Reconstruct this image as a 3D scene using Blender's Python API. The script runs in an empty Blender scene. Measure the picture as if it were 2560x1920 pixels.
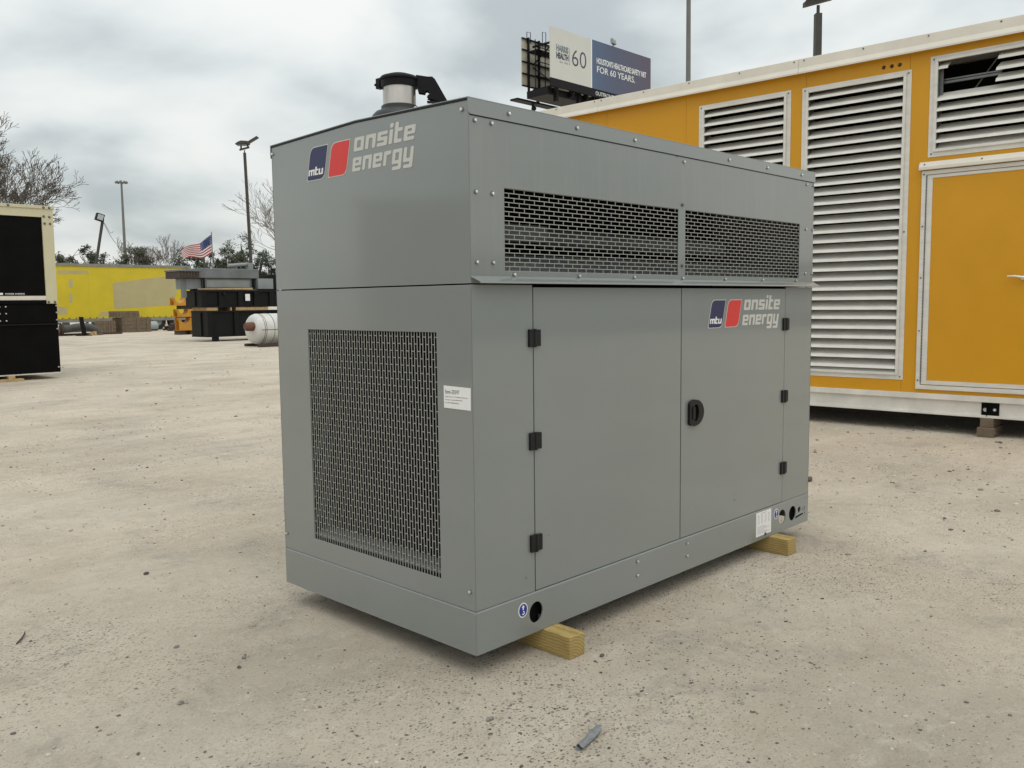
import bpy, bmesh, math, random
from mathutils import Vector, Matrix
from mathutils.geometry import tessellate_polygon

rnd = random.Random(7)
SC = bpy.context.scene
COL = SC.collection
rad = math.radians

# ------------------------------------------------------------------ camera
cam_d = bpy.data.cameras.new('camera')
cam_d.sensor_width = 36.0
cam_d.lens = 30.787
cam_d.clip_start = 0.05
cam_d.clip_end = 6000
cam = bpy.data.objects.new('camera', cam_d)
COL.objects.link(cam)
_yaw, _pit, _rol = rad(45.923), rad(-5.336), rad(-0.66)
_f = Vector((math.sin(_yaw) * math.cos(_pit), math.cos(_yaw) * math.cos(_pit), math.sin(_pit)))
_r0 = Vector((math.cos(_yaw), -math.sin(_yaw), 0))
_u0 = _r0.cross(_f)
_r = _r0 * math.cos(_rol) + _u0 * math.sin(_rol)
_u = -_r0 * math.sin(_rol) + _u0 * math.cos(_rol)
_m = Matrix((_r, _u, -_f)).transposed().to_4x4()
_m.translation = Vector((-2.0917, -2.2174, 1.3549))
cam.matrix_world = _m
SC.camera = cam

# ------------------------------------------------------------------ sun, sky, exposure
SUN_AZ, SUN_EL = rad(205), rad(66)
world = bpy.data.worlds.new('World')
SC.world = world
world.use_nodes = True


def build_sky():
    nt = world.node_tree
    N, L = nt.nodes, nt.links
    N.clear()
    out = N.new('ShaderNodeOutputWorld')
    bg = N.new('ShaderNodeBackground')
    bg.inputs['Strength'].default_value = 0.1
    L.new(bg.outputs[0], out.inputs['Surface'])
    sky = N.new('ShaderNodeTexSky')
    sky.sky_type = 'NISHITA'
    sky.sun_disc = False
    sky.sun_elevation = SUN_EL
    sky.sun_rotation = SUN_AZ
    sky.air_density = 1.2
    sky.dust_density = 3.0
    tc = N.new('ShaderNodeTexCoord')
    sep = N.new('ShaderNodeSeparateXYZ')
    L.new(tc.outputs['Generated'], sep.inputs[0])

    def math_(op, a, b=None, clamp=False):
        m = N.new('ShaderNodeMath')
        m.operation = op
        m.use_clamp = clamp
        for i, v in enumerate((a, b)):
            if v is None:
                continue
            if isinstance(v, (int, float)):
                m.inputs[i].default_value = v
            else:
                L.new(v, m.inputs[i])
        return m.outputs[0]
    zz = math_('ADD', math_('MAXIMUM', sep.outputs[2], 0.0), 0.34)
    comb = N.new('ShaderNodeCombineXYZ')
    L.new(math_('DIVIDE', sep.outputs[0], zz), comb.inputs[0])
    L.new(math_('DIVIDE', sep.outputs[1], zz), comb.inputs[1])

    def noise(scale, detail, rough, off, dist=0.0):
        mp = N.new('ShaderNodeMapping')
        mp.inputs['Location'].default_value = off
        L.new(comb.outputs[0], mp.inputs['Vector'])
        n = N.new('ShaderNodeTexNoise')
        n.inputs['Scale'].default_value = scale
        n.inputs['Detail'].default_value = detail
        n.inputs['Roughness'].default_value = rough
        n.inputs['Distortion'].default_value = dist
        L.new(mp.outputs[0], n.inputs['Vector'])
        return n.outputs['Fac']
    big = noise(1.25, 4, 0.48, (3.1, 1.7, 0), 0.15)
    mid = noise(2.6, 5, 0.48, (11.3, 4.2, 0), 0.15)
    v = math_('ADD', math_('MULTIPLY', big, 0.45), math_('MULTIPLY', mid, 0.55))
    ramp = N.new('ShaderNodeValToRGB')
    cr = ramp.color_ramp
    cr.interpolation = 'B_SPLINE'
    cr.elements[0].position = 0.375
    cr.elements[0].color = (0.42, 0.465, 0.475, 1)
    cr.elements[1].position = 0.58
    cr.elements[1].color = (0.885, 0.89, 0.855, 1)
    e = cr.elements.new(0.475)
    e.color = (0.71, 0.755, 0.75, 1)
    L.new(v, ramp.inputs[0])
    # overcast luminance: the cloud deck is thinner overhead than along the horizon
    lum = math_('ADD', math_('MULTIPLY', math_('MAXIMUM', sep.outputs[2], 0.0), 6.0), 9.6)
    sc = N.new('ShaderNodeVectorMath')
    sc.operation = 'SCALE'
    L.new(ramp.outputs[0], sc.inputs[0])
    L.new(lum, sc.inputs['Scale'])
    mix = N.new('ShaderNodeMix')
    mix.data_type = 'RGBA'
    mix.inputs['Factor'].default_value = 0.86
    L.new(sky.outputs[0], mix.inputs['A'])
    L.new(sc.outputs[0], mix.inputs['B'])
    L.new(mix.outputs['Result'], bg.inputs['Color'])


build_sky()
sun_d = bpy.data.lights.new('sun', 'SUN')
sun_d.energy = 0.8
sun_d.angle = rad(60)
sun_d.color = (1.0, 0.95, 0.87)
sun = bpy.data.objects.new('sun', sun_d)
COL.objects.link(sun)
S = Vector((math.sin(SUN_AZ) * math.cos(SUN_EL), math.cos(SUN_AZ) * math.cos(SUN_EL), math.sin(SUN_EL)))
sun.rotation_euler = S.to_track_quat('Z', 'Y').to_euler()
sun.location = S * 60
SC.view_settings.view_transform = 'Standard'
SC.view_settings.look = 'None'
SC.view_settings.gamma = 1
SC.view_settings.exposure = 0.08
SC.view_settings.use_curve_mapping = False

# ------------------------------------------------------------------ materials
MATS = {}


def nodes_of(name):
    m = bpy.data.materials.new(name)
    m.use_nodes = True
    nt = m.node_tree
    b = nt.nodes['Principled BSDF']
    return m, nt, b


def mat(name, col, rough=0.5, metal=0.0, var=0.12, vscale=3.0, col2=None, bump=0.0, bscale=60.0, coat=0.0,
        rvar=0.1, stretch=(1, 1, 1), spec=0.5, streak=0.0):
    """Principled surface with noise-driven colour, gloss and fine relief in world space."""
    m, nt, b = nodes_of(name)
    N, L = nt.nodes, nt.links
    geo = N.new('ShaderNodeNewGeometry')
    mp = N.new('ShaderNodeMapping')
    mp.inputs['Scale'].default_value = stretch
    L.new(geo.outputs['Position'], mp.inputs['Vector'])
    n = N.new('ShaderNodeTexNoise')
    n.inputs['Scale'].default_value = vscale
    n.inputs['Detail'].default_value = 6
    n.inputs['Roughness'].default_value = 0.6
    L.new(mp.outputs[0], n.inputs['Vector'])
    r = N.new('ShaderNodeValToRGB')
    r.color_ramp.elements[0].position = 0.3
    r.color_ramp.elements[1].position = 0.7
    c1 = tuple(c * (1 - var) for c in col)
    c2 = col2 if col2 else tuple(min(1, c * (1 + var)) for c in col)
    r.color_ramp.elements[0].color = (*c1, 1)
    r.color_ramp.elements[1].color = (*c2, 1)
    L.new(n.outputs['Fac'], r.inputs[0])
    src = r.outputs[0]
    if streak:
        mp2 = N.new('ShaderNodeMapping')
        mp2.inputs['Scale'].default_value = (38, 38, 1.3)
        L.new(geo.outputs['Position'], mp2.inputs['Vector'])
        n2 = N.new('ShaderNodeTexNoise')
        n2.inputs['Scale'].default_value = 1.0
        n2.inputs['Detail'].default_value = 4
        L.new(mp2.outputs[0], n2.inputs['Vector'])
        r2 = N.new('ShaderNodeValToRGB')
        r2.color_ramp.elements[0].position = 0.5
        r2.color_ramp.elements[1].position = 0.8
        r2.color_ramp.elements[0].color = (0, 0, 0, 1)
        r2.color_ramp.elements[1].color = (streak, streak, streak, 1)
        L.new(n2.outputs['Fac'], r2.inputs[0])
        mx = N.new('ShaderNodeMix')
        mx.data_type = 'RGBA'
        mx.blend_type = 'MIX'
        L.new(r2.outputs[0], mx.inputs['Factor'])
        L.new(src, mx.inputs['A'])
        mx.inputs['B'].default_value = (0.38, 0.38, 0.35, 1)
        src = mx.outputs['Result']
    L.new(src, b.inputs['Base Color'])
    mr = N.new('ShaderNodeMapRange')
    mr.inputs['To Min'].default_value = max(0.02, rough - rvar)
    mr.inputs['To Max'].default_value = min(1, rough + rvar)
    L.new(n.outputs['Fac'], mr.inputs['Value'])
    L.new(mr.outputs[0], b.inputs['Roughness'])
    b.inputs['Metallic'].default_value = metal
    b.inputs['Specular IOR Level'].default_value = spec
    if coat:
        b.inputs['Coat Weight'].default_value = coat
        b.inputs['Coat Roughness'].default_value = 0.08
    if bump:
        nb = N.new('ShaderNodeTexNoise')
        nb.inputs['Scale'].default_value = bscale
        nb.inputs['Detail'].default_value = 5
        L.new(mp.outputs[0], nb.inputs['Vector'])
        bp = N.new('ShaderNodeBump')
        bp.inputs['Strength'].default_value = bump
        bp.inputs['Distance'].default_value = 0.01
        L.new(nb.outputs['Fac'], bp.inputs['Height'])
        L.new(bp.outputs[0], b.inputs['Normal'])
    MATS[name] = m
    return m


def ground_mat():
    m, nt, b = nodes_of('packed_caliche')
    N, L = nt.nodes, nt.links
    geo = N.new('ShaderNodeNewGeometry')
    P = geo.outputs['Position']

    def mapping(scale, rot=0.0, loc=(0, 0, 0)):
        mp = N.new('ShaderNodeMapping')
        mp.inputs['Scale'].default_value = scale
        mp.inputs['Rotation'].default_value = (0, 0, rot)
        mp.inputs['Location'].default_value = loc
        L.new(P, mp.inputs['Vector'])
        return mp.outputs[0]

    def noise(vec, s, d=6, ro=0.6, dist=0.0):
        n = N.new('ShaderNodeTexNoise')
        n.inputs['Scale'].default_value = s
        n.inputs['Detail'].default_value = d
        n.inputs['Roughness'].default_value = ro
        n.inputs['Distortion'].default_value = dist
        L.new(vec, n.inputs['Vector'])
        return n.outputs['Fac']

    def ramp(fac, stops):
        r = N.new('ShaderNodeValToRGB')
        els = r.color_ramp.elements
        els[0].position, els[0].color = stops[0][0], (*stops[0][1], 1)
        els[1].position, els[1].color = stops[-1][0], (*stops[-1][1], 1)
        for p, c in stops[1:-1]:
            e = els.new(p)
            e.color = (*c, 1)
        L.new(fac, r.inputs[0])
        return r.outputs[0]

    def mixc(fac, a, bb, mode='MIX'):
        x = N.new('ShaderNodeMix')
        x.data_type = 'RGBA'
        x.blend_type = mode
        for key, v in (('Factor', fac), ('A', a), ('B', bb)):
            if isinstance(v, (int, float)):
                x.inputs[key].default_value = v
            elif isinstance(v, tuple):
                x.inputs[key].default_value = (*v, 1)
            else:
                L.new(v, x.inputs[key])
        return x.outputs['Result']

    def mul(a, k):
        x = N.new('ShaderNodeMath')
        x.operation = 'MULTIPLY'
        L.new(a, x.inputs[0])
        if isinstance(k, (int, float)):
            x.inputs[1].default_value = k
        else:
            L.new(k, x.inputs[1])
        return x.outputs[0]
    G = lambda v: (v, v, v)
    flat = mapping((1, 1, 1))
    tracks = mapping((0.16, 1.25, 1), rad(18))
    base = ramp(noise(flat, 0.9, 8, 0.62, 0.4), [(0.28, (0.46, 0.400, 0.318)), (0.5, (0.60, 0.528, 0.425)), (0.72, (0.70, 0.628, 0.515))])
    # broad worn and greyer areas
    base = mixc(ramp(noise(mapping((1, 1, 1), 0.2, (3.3, 1.4, 0)), 0.42, 7, 0.62, 0.5), [(0.46, G(0)), (0.64, G(0.55))]), base, (0.42, 0.382, 0.325))
    # pinkish and yellowish dust drifts
    base = mixc(ramp(noise(mapping((1, 1, 1), 0, (7, 3, 0)), 0.45, 4), [(0.5, G(0)), (0.72, G(0.55))]), base, (0.47, 0.385, 0.275))
    # tyre-worn streaks
    st = noise(tracks, 1.4, 7, 0.6, 0.6)
    base = mixc(ramp(st, [(0.47, G(0)), (0.68, G(0.65))]), base, (0.66, 0.60, 0.50))
    base = mixc(ramp(noise(mapping((0.2, 1.5, 1), rad(-32), (4, 9, 0)), 1.1, 6, 0.6, 0.5), [(0.53, G(0)), (0.72, G(0.36))]), base, (0.36, 0.32, 0.26))
    # bluish grey oily patches
    sp = N.new('ShaderNodeSeparateXYZ')
    L.new(P, sp.inputs[0])
    stain = noise(mapping((1, 1, 1), 0.6, (1.2, 8.4, 0)), 1.5, 12, 0.76, 0.5)
    base = mixc(ramp(stain, [(0.545, G(0)), (0.66, G(0.5))]), base, (0.27, 0.255, 0.24))
    # mottled crust, a few centimetres across
    base = mixc(ramp(noise(flat, 13, 10, 0.78, 0.6), [(0.30, G(0.5)), (0.50, G(0))]), base, (0.36, 0.31, 0.24))
    base = mixc(ramp(noise(mapping((1, 1, 1), 0.3, (5, 2, 0)), 10, 10, 0.8, 0.8), [(0.52, G(0)), (0.70, G(0.7))]), base, (0.72, 0.665, 0.56))
    # fine sand speckle
    fine = noise(flat, 95, 4, 0.75)
    base = mixc(ramp(fine, [(0.33, G(0.42)), (0.50, G(0))]), base, (0.27, 0.23, 0.18))
    base = mixc(ramp(noise(flat, 140, 3, 0.7), [(0.58, G(0)), (0.74, G(0.6))]), base, (0.66, 0.62, 0.54))
    # aggregate showing through where the surface is worn
    worn = ramp(noise(mapping((1, 1, 1), 0, (2.2, 5.5, 0)), 0.8, 5, 0.6), [(0.44, G(0.08)), (0.62, G(0.9))])
    hs = None
    for sc_, th, c in ((46, 0.26, (0.115, 0.088, 0.07)), (25, 0.19, (0.15, 0.12, 0.10)), (80, 0.28, (0.17, 0.135, 0.11)), (33, 0.17, (0.62, 0.58, 0.50))):
        vo = N.new('ShaderNodeTexVoronoi')
        vo.inputs['Scale'].default_value = sc_
        vo.inputs['Randomness'].default_value = 1.0
        wv = N.new('ShaderNodeVectorMath')
        wv.operation = 'ADD'
        L.new(mapping((1, 1.7, 1), 0.5), wv.inputs[0])
        nn = N.new('ShaderNodeTexNoise')
        nn.inputs['Scale'].default_value = sc_ * 1.3
        L.new(flat, nn.inputs['Vector'])
        sm = N.new('ShaderNodeVectorMath')
        sm.operation = 'SCALE'
        sm.inputs['Scale'].default_value = 0.5 / sc_
        L.new(nn.outputs['Color'], sm.inputs[0])
        L.new(sm.outputs[0], wv.inputs[1])
        L.new(wv.outputs[0], vo.inputs['Vector'])
        hit = ramp(vo.outputs['Distance'], [(th, G(1)), (th + 0.05, G(0))])
        some = N.new('ShaderNodeSeparateColor')
        L.new(vo.outputs['Color'], some.inputs[0])
        pick = ramp(some.outputs[0], [(0.45, G(0)), (0.6, G(0.9))])
        fac = mul(mul(hit, pick), worn)
        base = mixc(fac, base, c)
    L.new(base, b.inputs['Base Color'])
    b.inputs['Roughness'].default_value = 0.93
    b.inputs['Specular IOR Level'].default_value = 0.25
    h = mixc(0.42, noise(flat, 75, 6, 0.8), noise(flat, 9, 7, 0.7))
    bp = N.new('ShaderNodeBump')
    bp.inputs['Strength'].default_value = 0.9
    bp.inputs['Distance'].default_value = 0.02
    L.new(h, bp.inputs['Height'])
    L.new(bp.outputs[0], b.inputs['Normal'])
    MATS['ground'] = m


def pebble_mat():
    m, nt, b = nodes_of('pebble')
    N, L = nt.nodes, nt.links
    geo = N.new('ShaderNodeNewGeometry')
    r = N.new('ShaderNodeValToRGB')
    els = r.color_ramp.elements
    els[0].position, els[0].color = 0.0, (0.12, 0.10, 0.085, 1)
    els[1].position, els[1].color = 1.0, (0.62, 0.59, 0.53, 1)
    for p, c in ((0.16, (0.19, 0.165, 0.14)), (0.30, (0.34, 0.295, 0.24)), (0.62, (0.46, 0.41, 0.33)), (0.88, (0.56, 0.51, 0.43))):
        e = els.new(p)
        e.color = (*c, 1)
    L.new(geo.outputs['Random Per Island'], r.inputs[0])
    L.new(r.outputs[0], b.inputs['Base Color'])
    b.inputs['Roughness'].default_value = 0.9
    MATS['pebble'] = m


def chip_mat():
    m, nt, b = nodes_of('chip')
    N, L = nt.nodes, nt.links
    geo = N.new('ShaderNodeNewGeometry')
    r = N.new('ShaderNodeValToRGB')
    els = r.color_ramp.elements
    els[0].position, els[0].color = 0.0, (0.07, 0.058, 0.05, 1)
    els[1].position, els[1].color = 1.0, (0.28, 0.24, 0.20, 1)
    e = els.new(0.5)
    e.color = (0.14, 0.11, 0.09, 1)
    L.new(geo.outputs['Random Per Island'], r.inputs[0])
    L.new(r.outputs[0], b.inputs['Base Color'])
    b.inputs['Roughness'].default_value = 0.85
    MATS['chip'] = m


def wood_mat(name, c1, c2, scale=60.0, axis='Y'):
    m, nt, b = nodes_of(name)
    N, L = nt.nodes, nt.links
    tc = N.new('ShaderNodeTexCoord')
    w = N.new('ShaderNodeTexWave')
    w.wave_type = 'RINGS'
    w.rings_direction = axis
    w.inputs['Scale'].default_value = scale
    w.inputs['Distortion'].default_value = 3.6
    w.inputs['Detail'].default_value = 4
    w.inputs['Detail Scale'].default_value = 1.5
    mp = N.new('ShaderNodeMapping')
    mp.inputs['Location'].default_value = (0.031, 0, 0.022)
    L.new(tc.outputs['Object'], mp.inputs['Vector'])
    L.new(mp.outputs[0], w.inputs['Vector'])
    r = N.new('ShaderNodeValToRGB')
    r.color_ramp.elements[0].color = (*c1, 1)
    r.color_ramp.elements[1].color = (*c2, 1)
    L.new(w.outputs['Fac'], r.inputs[0])
    n = N.new('ShaderNodeTexNoise')
    n.inputs['Scale'].default_value = 9
    n.inputs['Detail'].default_value = 6
    L.new(tc.outputs['Object'], n.inputs['Vector'])
    mx = N.new('ShaderNodeMix')
    mx.data_type = 'RGBA'
    mx.blend_type = 'MULTIPLY'
    mx.inputs['Factor'].default_value = 0.55
    L.new(r.outputs[0], mx.inputs['A'])
    r2 = N.new('ShaderNodeValToRGB')
    r2.color_ramp.elements[0].position, r2.color_ramp.elements[0].color = 0.3, (0.5, 0.47, 0.42, 1)
    r2.color_ramp.elements[1].position, r2.color_ramp.elements[1].color = 0.62, (1, 1, 1, 1)
    L.new(n.outputs['Fac'], r2.inputs[0])
    L.new(r2.outputs[0], mx.inputs['B'])
    L.new(mx.outputs['Result'], b.inputs['Base Color'])
    b.inputs['Roughness'].default_value = 0.8
    bp = N.new('ShaderNodeBump')
    bp.inputs['Strength'].default_value = 0.25
    bp.inputs['Distance'].default_value = 0.003
    L.new(w.outputs['Fac'], bp.inputs['Height'])
    L.new(bp.outputs[0], b.inputs['Normal'])
    MATS[name] = m


ground_mat()
pebble_mat()
chip_mat()
wood_mat('timber', (0.345, 0.245, 0.08), (0.475, 0.35, 0.13), 27)
wood_mat('old_wood', (0.13, 0.095, 0.065), (0.22, 0.165, 0.115), 30, 'X')
wood_mat('plank_wood', (0.46, 0.31, 0.15), (0.56, 0.40, 0.21), 30, 'X')
mat('grey_paint', (0.207, 0.227, 0.221), 0.34, 0, 0.035, 1.6, bump=0.025, bscale=2.2, coat=1.0, rvar=0.06)
mat('grey_paint_dusty', (0.205, 0.222, 0.216), 0.36, 0, 0.05, 2.6, bump=0.025, bscale=2.2, coat=0.8, rvar=0.08, streak=0.11)
mat('inner_grey', (0.15, 0.16, 0.15), 0.5, 0, 0.12, 4)
mat('radiator_dark', (0.05, 0.055, 0.052), 0.6, 0, 0.2, 4)
mat('interior_black', (0.006, 0.006, 0.006), 0.9, 0, 0.3, 6, rvar=0.05, spec=0.1)
mat('grille_steel', (0.33, 0.335, 0.31), 0.42, 0.0, 0.08, 12)
mat('zinc', (0.78, 0.78, 0.76), 0.30, 0.85, 0.15, 40)
mat('stainless', (0.52, 0.49, 0.45), 0.34, 0.9, 0.25, 18, stretch=(1, 1, 0.12), rvar=0.14)
mat('black_plastic', (0.010, 0.010, 0.011), 0.42, 0, 0.3, 30, bump=0.08, bscale=200, spec=0.3)
mat('black_iron', (0.006, 0.006, 0.0065), 0.55, 0, 0.4, 12, spec=0.2)
mat('boot_rubber', (0.03, 0.033, 0.036), 0.5, 0, 0.25, 12)
mat('decal_grey', (0.56, 0.555, 0.52), 0.45, 0, 0.03, 20)
mat('decal_navy', (0.018, 0.020, 0.085), 0.35, 0, 0.05, 20)
mat('decal_red', (0.66, 0.035, 0.03), 0.35, 0, 0.04, 20)
mat('decal_white', (0.80, 0.80, 0.79), 0.45, 0, 0.03, 20)
mat('decal_blue', (0.012, 0.035, 0.24), 0.4, 0, 0.05, 20)
mat('print_black', (0.03, 0.03, 0.035), 0.6, 0, 0.1, 20)
mat('print_faint', (0.38, 0.38, 0.37), 0.6, 0, 0.1, 20)
mat('ochre', (0.61, 0.295, 0.014), 0.38, 0, 0.05, 1.3, bump=0.015, bscale=1.6, spec=0.3, rvar=0.08)
mat('aluminium', (0.68, 0.66, 0.61), 0.40, 0.1, 0.10, 5, bump=0.03, bscale=40, stretch=(1, 1, 3))
mat('cream_trim', (0.70, 0.66, 0.575), 0.50, 0.05, 0.07, 3, bump=0.03, bscale=30)
mat('skid_white', (0.68, 0.655, 0.60), 0.5, 0.05, 0.14, 3.5, bump=0.05, bscale=25)
mat('louvre_alu', (0.70, 0.68, 0.63), 0.42, 0.0, 0.10, 6, stretch=(1, 1, 4))
mat('dull_steel', (0.17, 0.175, 0.175), 0.45, 0.5, 0.2, 9)
mat('cream_paint', (0.58, 0.545, 0.37), 0.45, 0, 0.05, 2)
mat('gloss_black', (0.0035, 0.0035, 0.004), 0.5, 0, 0.3, 3, spec=0.08)
mat('black_panel', (0.0085, 0.009, 0.0095), 0.5, 0, 0.3, 2, spec=0.15)
mat('trailer_yellow', (0.60, 0.47, 0.016), 0.5, 0, 0.07, 1.2)
mat('trailer_tan', (0.44, 0.385, 0.20), 0.6, 0, 0.06, 1.5)
mat('rail_grey', (0.23, 0.235, 0.215), 0.6, 0.2, 0.2, 3)
mat('machine_grey', (0.15, 0.165, 0.17), 0.55, 0.1, 0.2, 2)
mat('machine_light', (0.25, 0.27, 0.27), 0.55, 0.1, 0.15, 2)
mat('orange_paint', (0.52, 0.235, 0.02), 0.5, 0, 0.15, 2)
mat('rust', (0.12, 0.052, 0.032), 0.8, 0, 0.35, 5)
mat('dark_rust', (0.055, 0.038, 0.032), 0.8, 0, 0.3, 5)
mat('silencer_white', (0.60, 0.60, 0.58), 0.5, 0.1, 0.12, 4)
mat('pipe_grey', (0.075, 0.075, 0.07), 0.65, 0.1, 0.25, 4)
mat('pole_bronze', (0.05, 0.047, 0.040), 0.6, 0.1, 0.2, 4)
mat('mast_steel', (0.16, 0.16, 0.155), 0.6, 0.2, 0.15, 1)
mat('lamp_lens', (0.45, 0.47, 0.48), 0.2, 0, 0.05, 4)
mat('bark', (0.085, 0.07, 0.058), 0.9, 0, 0.25, 4)
mat('bark_pale', (0.20, 0.175, 0.15), 0.9, 0, 0.2, 4)
mat('leaf', (0.048, 0.062, 0.034), 0.7, 0, 0.45, 1.2)
mat('leaf_olive', (0.072, 0.078, 0.045), 0.7, 0, 0.4, 1.2)
mat('flag_red', (0.36, 0.03, 0.05), 0.8, 0, 0.05, 2)
mat('flag_white', (0.68, 0.67, 0.66), 0.8, 0, 0.04, 2)
mat('flag_blue', (0.03, 0.045, 0.14), 0.8, 0, 0.05, 2)
mat('board_white', (0.58, 0.585, 0.55), 0.6, 0, 0.03, 0.4)
mat('board_back', (0.50, 0.475, 0.39), 0.7, 0, 0.12, 0.5)
mat('board_navy_text', (0.04, 0.045, 0.09), 0.6, 0, 0.03, 1)
mat('board_grey_text', (0.17, 0.195, 0.225), 0.6, 0, 0.03, 1)
mat('board_pale_text', (0.70, 0.71, 0.71), 0.6, 0, 0.03, 1)
mat('tan_metal', (0.27, 0.225, 0.175), 0.6, 0, 0.1, 0.6)
mat('cool_metal', (0.34, 0.37, 0.39), 0.6, 0, 0.1, 0.6)
mat('tyre', (0.02, 0.02, 0.02), 0.8, 0, 0.2, 5)
mat('blue_tank', (0.32, 0.37, 0.37), 0.5, 0, 0.12, 2)


def board_gradient():
    m, nt, b = nodes_of('board_print_blue')
    N, L = nt.nodes, nt.links
    geo = N.new('ShaderNodeNewGeometry')
    sp = N.new('ShaderNodeSeparateXYZ')
    L.new(geo.outputs['Position'], sp.inputs[0])
    mr = N.new('ShaderNodeMapRange')
    mr.inputs['From Min'].default_value = 59.6
    mr.inputs['From Max'].default_value = 68.4
    L.new(sp.outputs[0], mr.inputs['Value'])
    r = N.new('ShaderNodeValToRGB')
    r.color_ramp.elements[0].color = (0.075, 0.125, 0.215, 1)
    r.color_ramp.elements[1].color = (0.098, 0.082, 0.118, 1)
    e = r.color_ramp.elements.new(0.35)
    e.color = (0.082, 0.098, 0.165, 1)
    L.new(mr.outputs[0], r.inputs[0])
    L.new(r.outputs[0], b.inputs['Base Color'])
    b.inputs['Roughness'].default_value = 0.6
    MATS['board_print_blue'] = m


board_gradient()

# ------------------------------------------------------------------ mesh helpers
ORG = {}


class Frame:
    """Plane in the world: origin, right, up, outward normal."""

    def __init__(s, o, u, v, n):
        s.o, s.u, s.v, s.n = Vector(o), Vector(u), Vector(v), Vector(n)

    def __call__(s, a, b, c=0.0):
        return s.o + s.u * a + s.v * b + s.n * c


class MB:
    def __init__(s):
        s.v, s.f = [], []

    def add(s, vs, fs):
        k = len(s.v)
        s.v += [Vector(p) for p in vs]
        s.f += [tuple(i + k for i in f) for f in fs]
        return s

    def box(s, x0, x1, y0, y1, z0, z1):
        return s.add([(x0, y0, z0), (x1, y0, z0), (x1, y1, z0), (x0, y1, z0), (x0, y0, z1), (x1, y0, z1), (x1, y1, z1), (x0, y1, z1)],
                     [(0, 3, 2, 1), (4, 5, 6, 7), (0, 1, 5, 4), (1, 2, 6, 5), (2, 3, 7, 6), (3, 0, 4, 7)])

    def fbox(s, F, a0, a1, b0, b1, c0, c1):
        p = [F(a0, b0, c0), F(a1, b0, c0), F(a1, b1, c0), F(a0, b1, c0), F(a0, b0, c1), F(a1, b0, c1), F(a1, b1, c1), F(a0, b1, c1)]
        return s.add(p, [(0, 3, 2, 1), (4, 5, 6, 7), (0, 1, 5, 4), (1, 2, 6, 5), (2, 3, 7, 6), (3, 0, 4, 7)])

    def tube(s, pts, radii, n=10, cap=True):
        pts = [Vector(p) for p in pts]
        if not isinstance(radii, (list, tuple)):
            radii = [radii] * len(pts)
        k = len(s.v)
        prev = None
        for i, p in enumerate(pts):
            t = (pts[min(i + 1, len(pts) - 1)] - pts[max(i - 1, 0)])
            if t.length < 1e-9:
                t = Vector((0, 0, 1))
            t.normalize()
            if prev is None:
                a = Vector((0, 0, 1)) if abs(t.z) < 0.9 else Vector((1, 0, 0))
                x = t.cross(a).normalized()
            else:
                x = (prev - t * prev.dot(t))
                x = x.normalized() if x.length > 1e-6 else t.orthogonal().normalized()
            prev = x
            y = t.cross(x)
            for j in range(n):
                q = 2 * math.pi * j / n
                s.v.append(p + (x * math.cos(q) + y * math.sin(q)) * radii[i])
        for i in range(len(pts) - 1):
            for j in range(n):
                a, b = k + i * n + j, k + i * n + (j + 1) % n
                s.f.append((a, b, b + n, a + n))
        if cap:
            s.f.append(tuple(k + j for j in range(n))[::-1])
            s.f.append(tuple(k + (len(pts) - 1) * n + j for j in range(n)))
        return s

    def cyl(s, p0, p1, r, n=16):
        return s.tube([p0, p1], r, n)

    def plate(s, F, outline, holes=(), front=0.0, back=-0.003):
        """Flat sheet with openings, both faces and all edges."""
        loops = [[Vector((p[0], p[1], 0)) for p in l] for l in [outline, *holes]]
        tris = tessellate_polygon(loops)
        flat = [p for l in loops for p in l]
        k = len(s.v)
        n = len(flat)
        s.v += [F(p.x, p.y, front) for p in flat] + [F(p.x, p.y, back) for p in flat]
        for t in tris:
            a, b, c = (flat[i] for i in t)
            ar = (b.x - a.x) * (c.y - a.y) - (b.y - a.y) * (c.x - a.x)
            if abs(ar) < 1e-14:
                continue
            t = tuple(t) if ar > 0 else tuple(reversed(t))
            s.f.append(tuple(k + i for i in t))
            s.f.append(tuple(k + n + i for i in reversed(t)))
        st = 0
        for li, l in enumerate(loops):
            m = len(l)
            area = sum(l[i].x * l[(i + 1) % m].y - l[(i + 1) % m].x * l[i].y for i in range(m))
            fwd = (area > 0) == (li == 0)
            for i in range(m):
                a, b = k + st + i, k + st + (i + 1) % m
                s.f.append((a, a + n, b + n, b) if fwd else (b, b + n, a + n, a))
            st += m
        return s

    def build(s, name, material, parent=None, bevel=0.0, smooth=False, seg=2, flip=False):
        me = bpy.data.meshes.new(name)
        off = ORG.get(parent.name, Vector()) if parent else Vector()
        me.from_pydata([tuple(p - off) for p in s.v], [], s.f)
        me.materials.append(MATS[material])
        bm = bmesh.new()
        bm.from_mesh(me)
        bmesh.ops.recalc_face_normals(bm, faces=bm.faces)
        bm.to_mesh(me)
        bm.free()
        if smooth:
            for p in me.polygons:
                p.use_smooth = True
        o = bpy.data.objects.new(name, me)
        COL.objects.link(o)
        if parent:
            o.parent = parent
            ORG[o.name] = off
        if bevel:
            m = o.modifiers.new('bevel', 'BEVEL')
            m.width = bevel
            m.segments = seg
            m.limit_method = 'ANGLE'
            m.angle_limit = rad(40)
        if smooth:
            try:
                me.set_sharp_from_angle(angle=rad(35))
            except Exception:
                pass
        return o


def tag(o, label, cat, group=None, kind=None):
    o['label'] = label
    o['category'] = cat
    if group:
        o['group'] = group
    if kind:
        o['kind'] = kind
    return o


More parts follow.
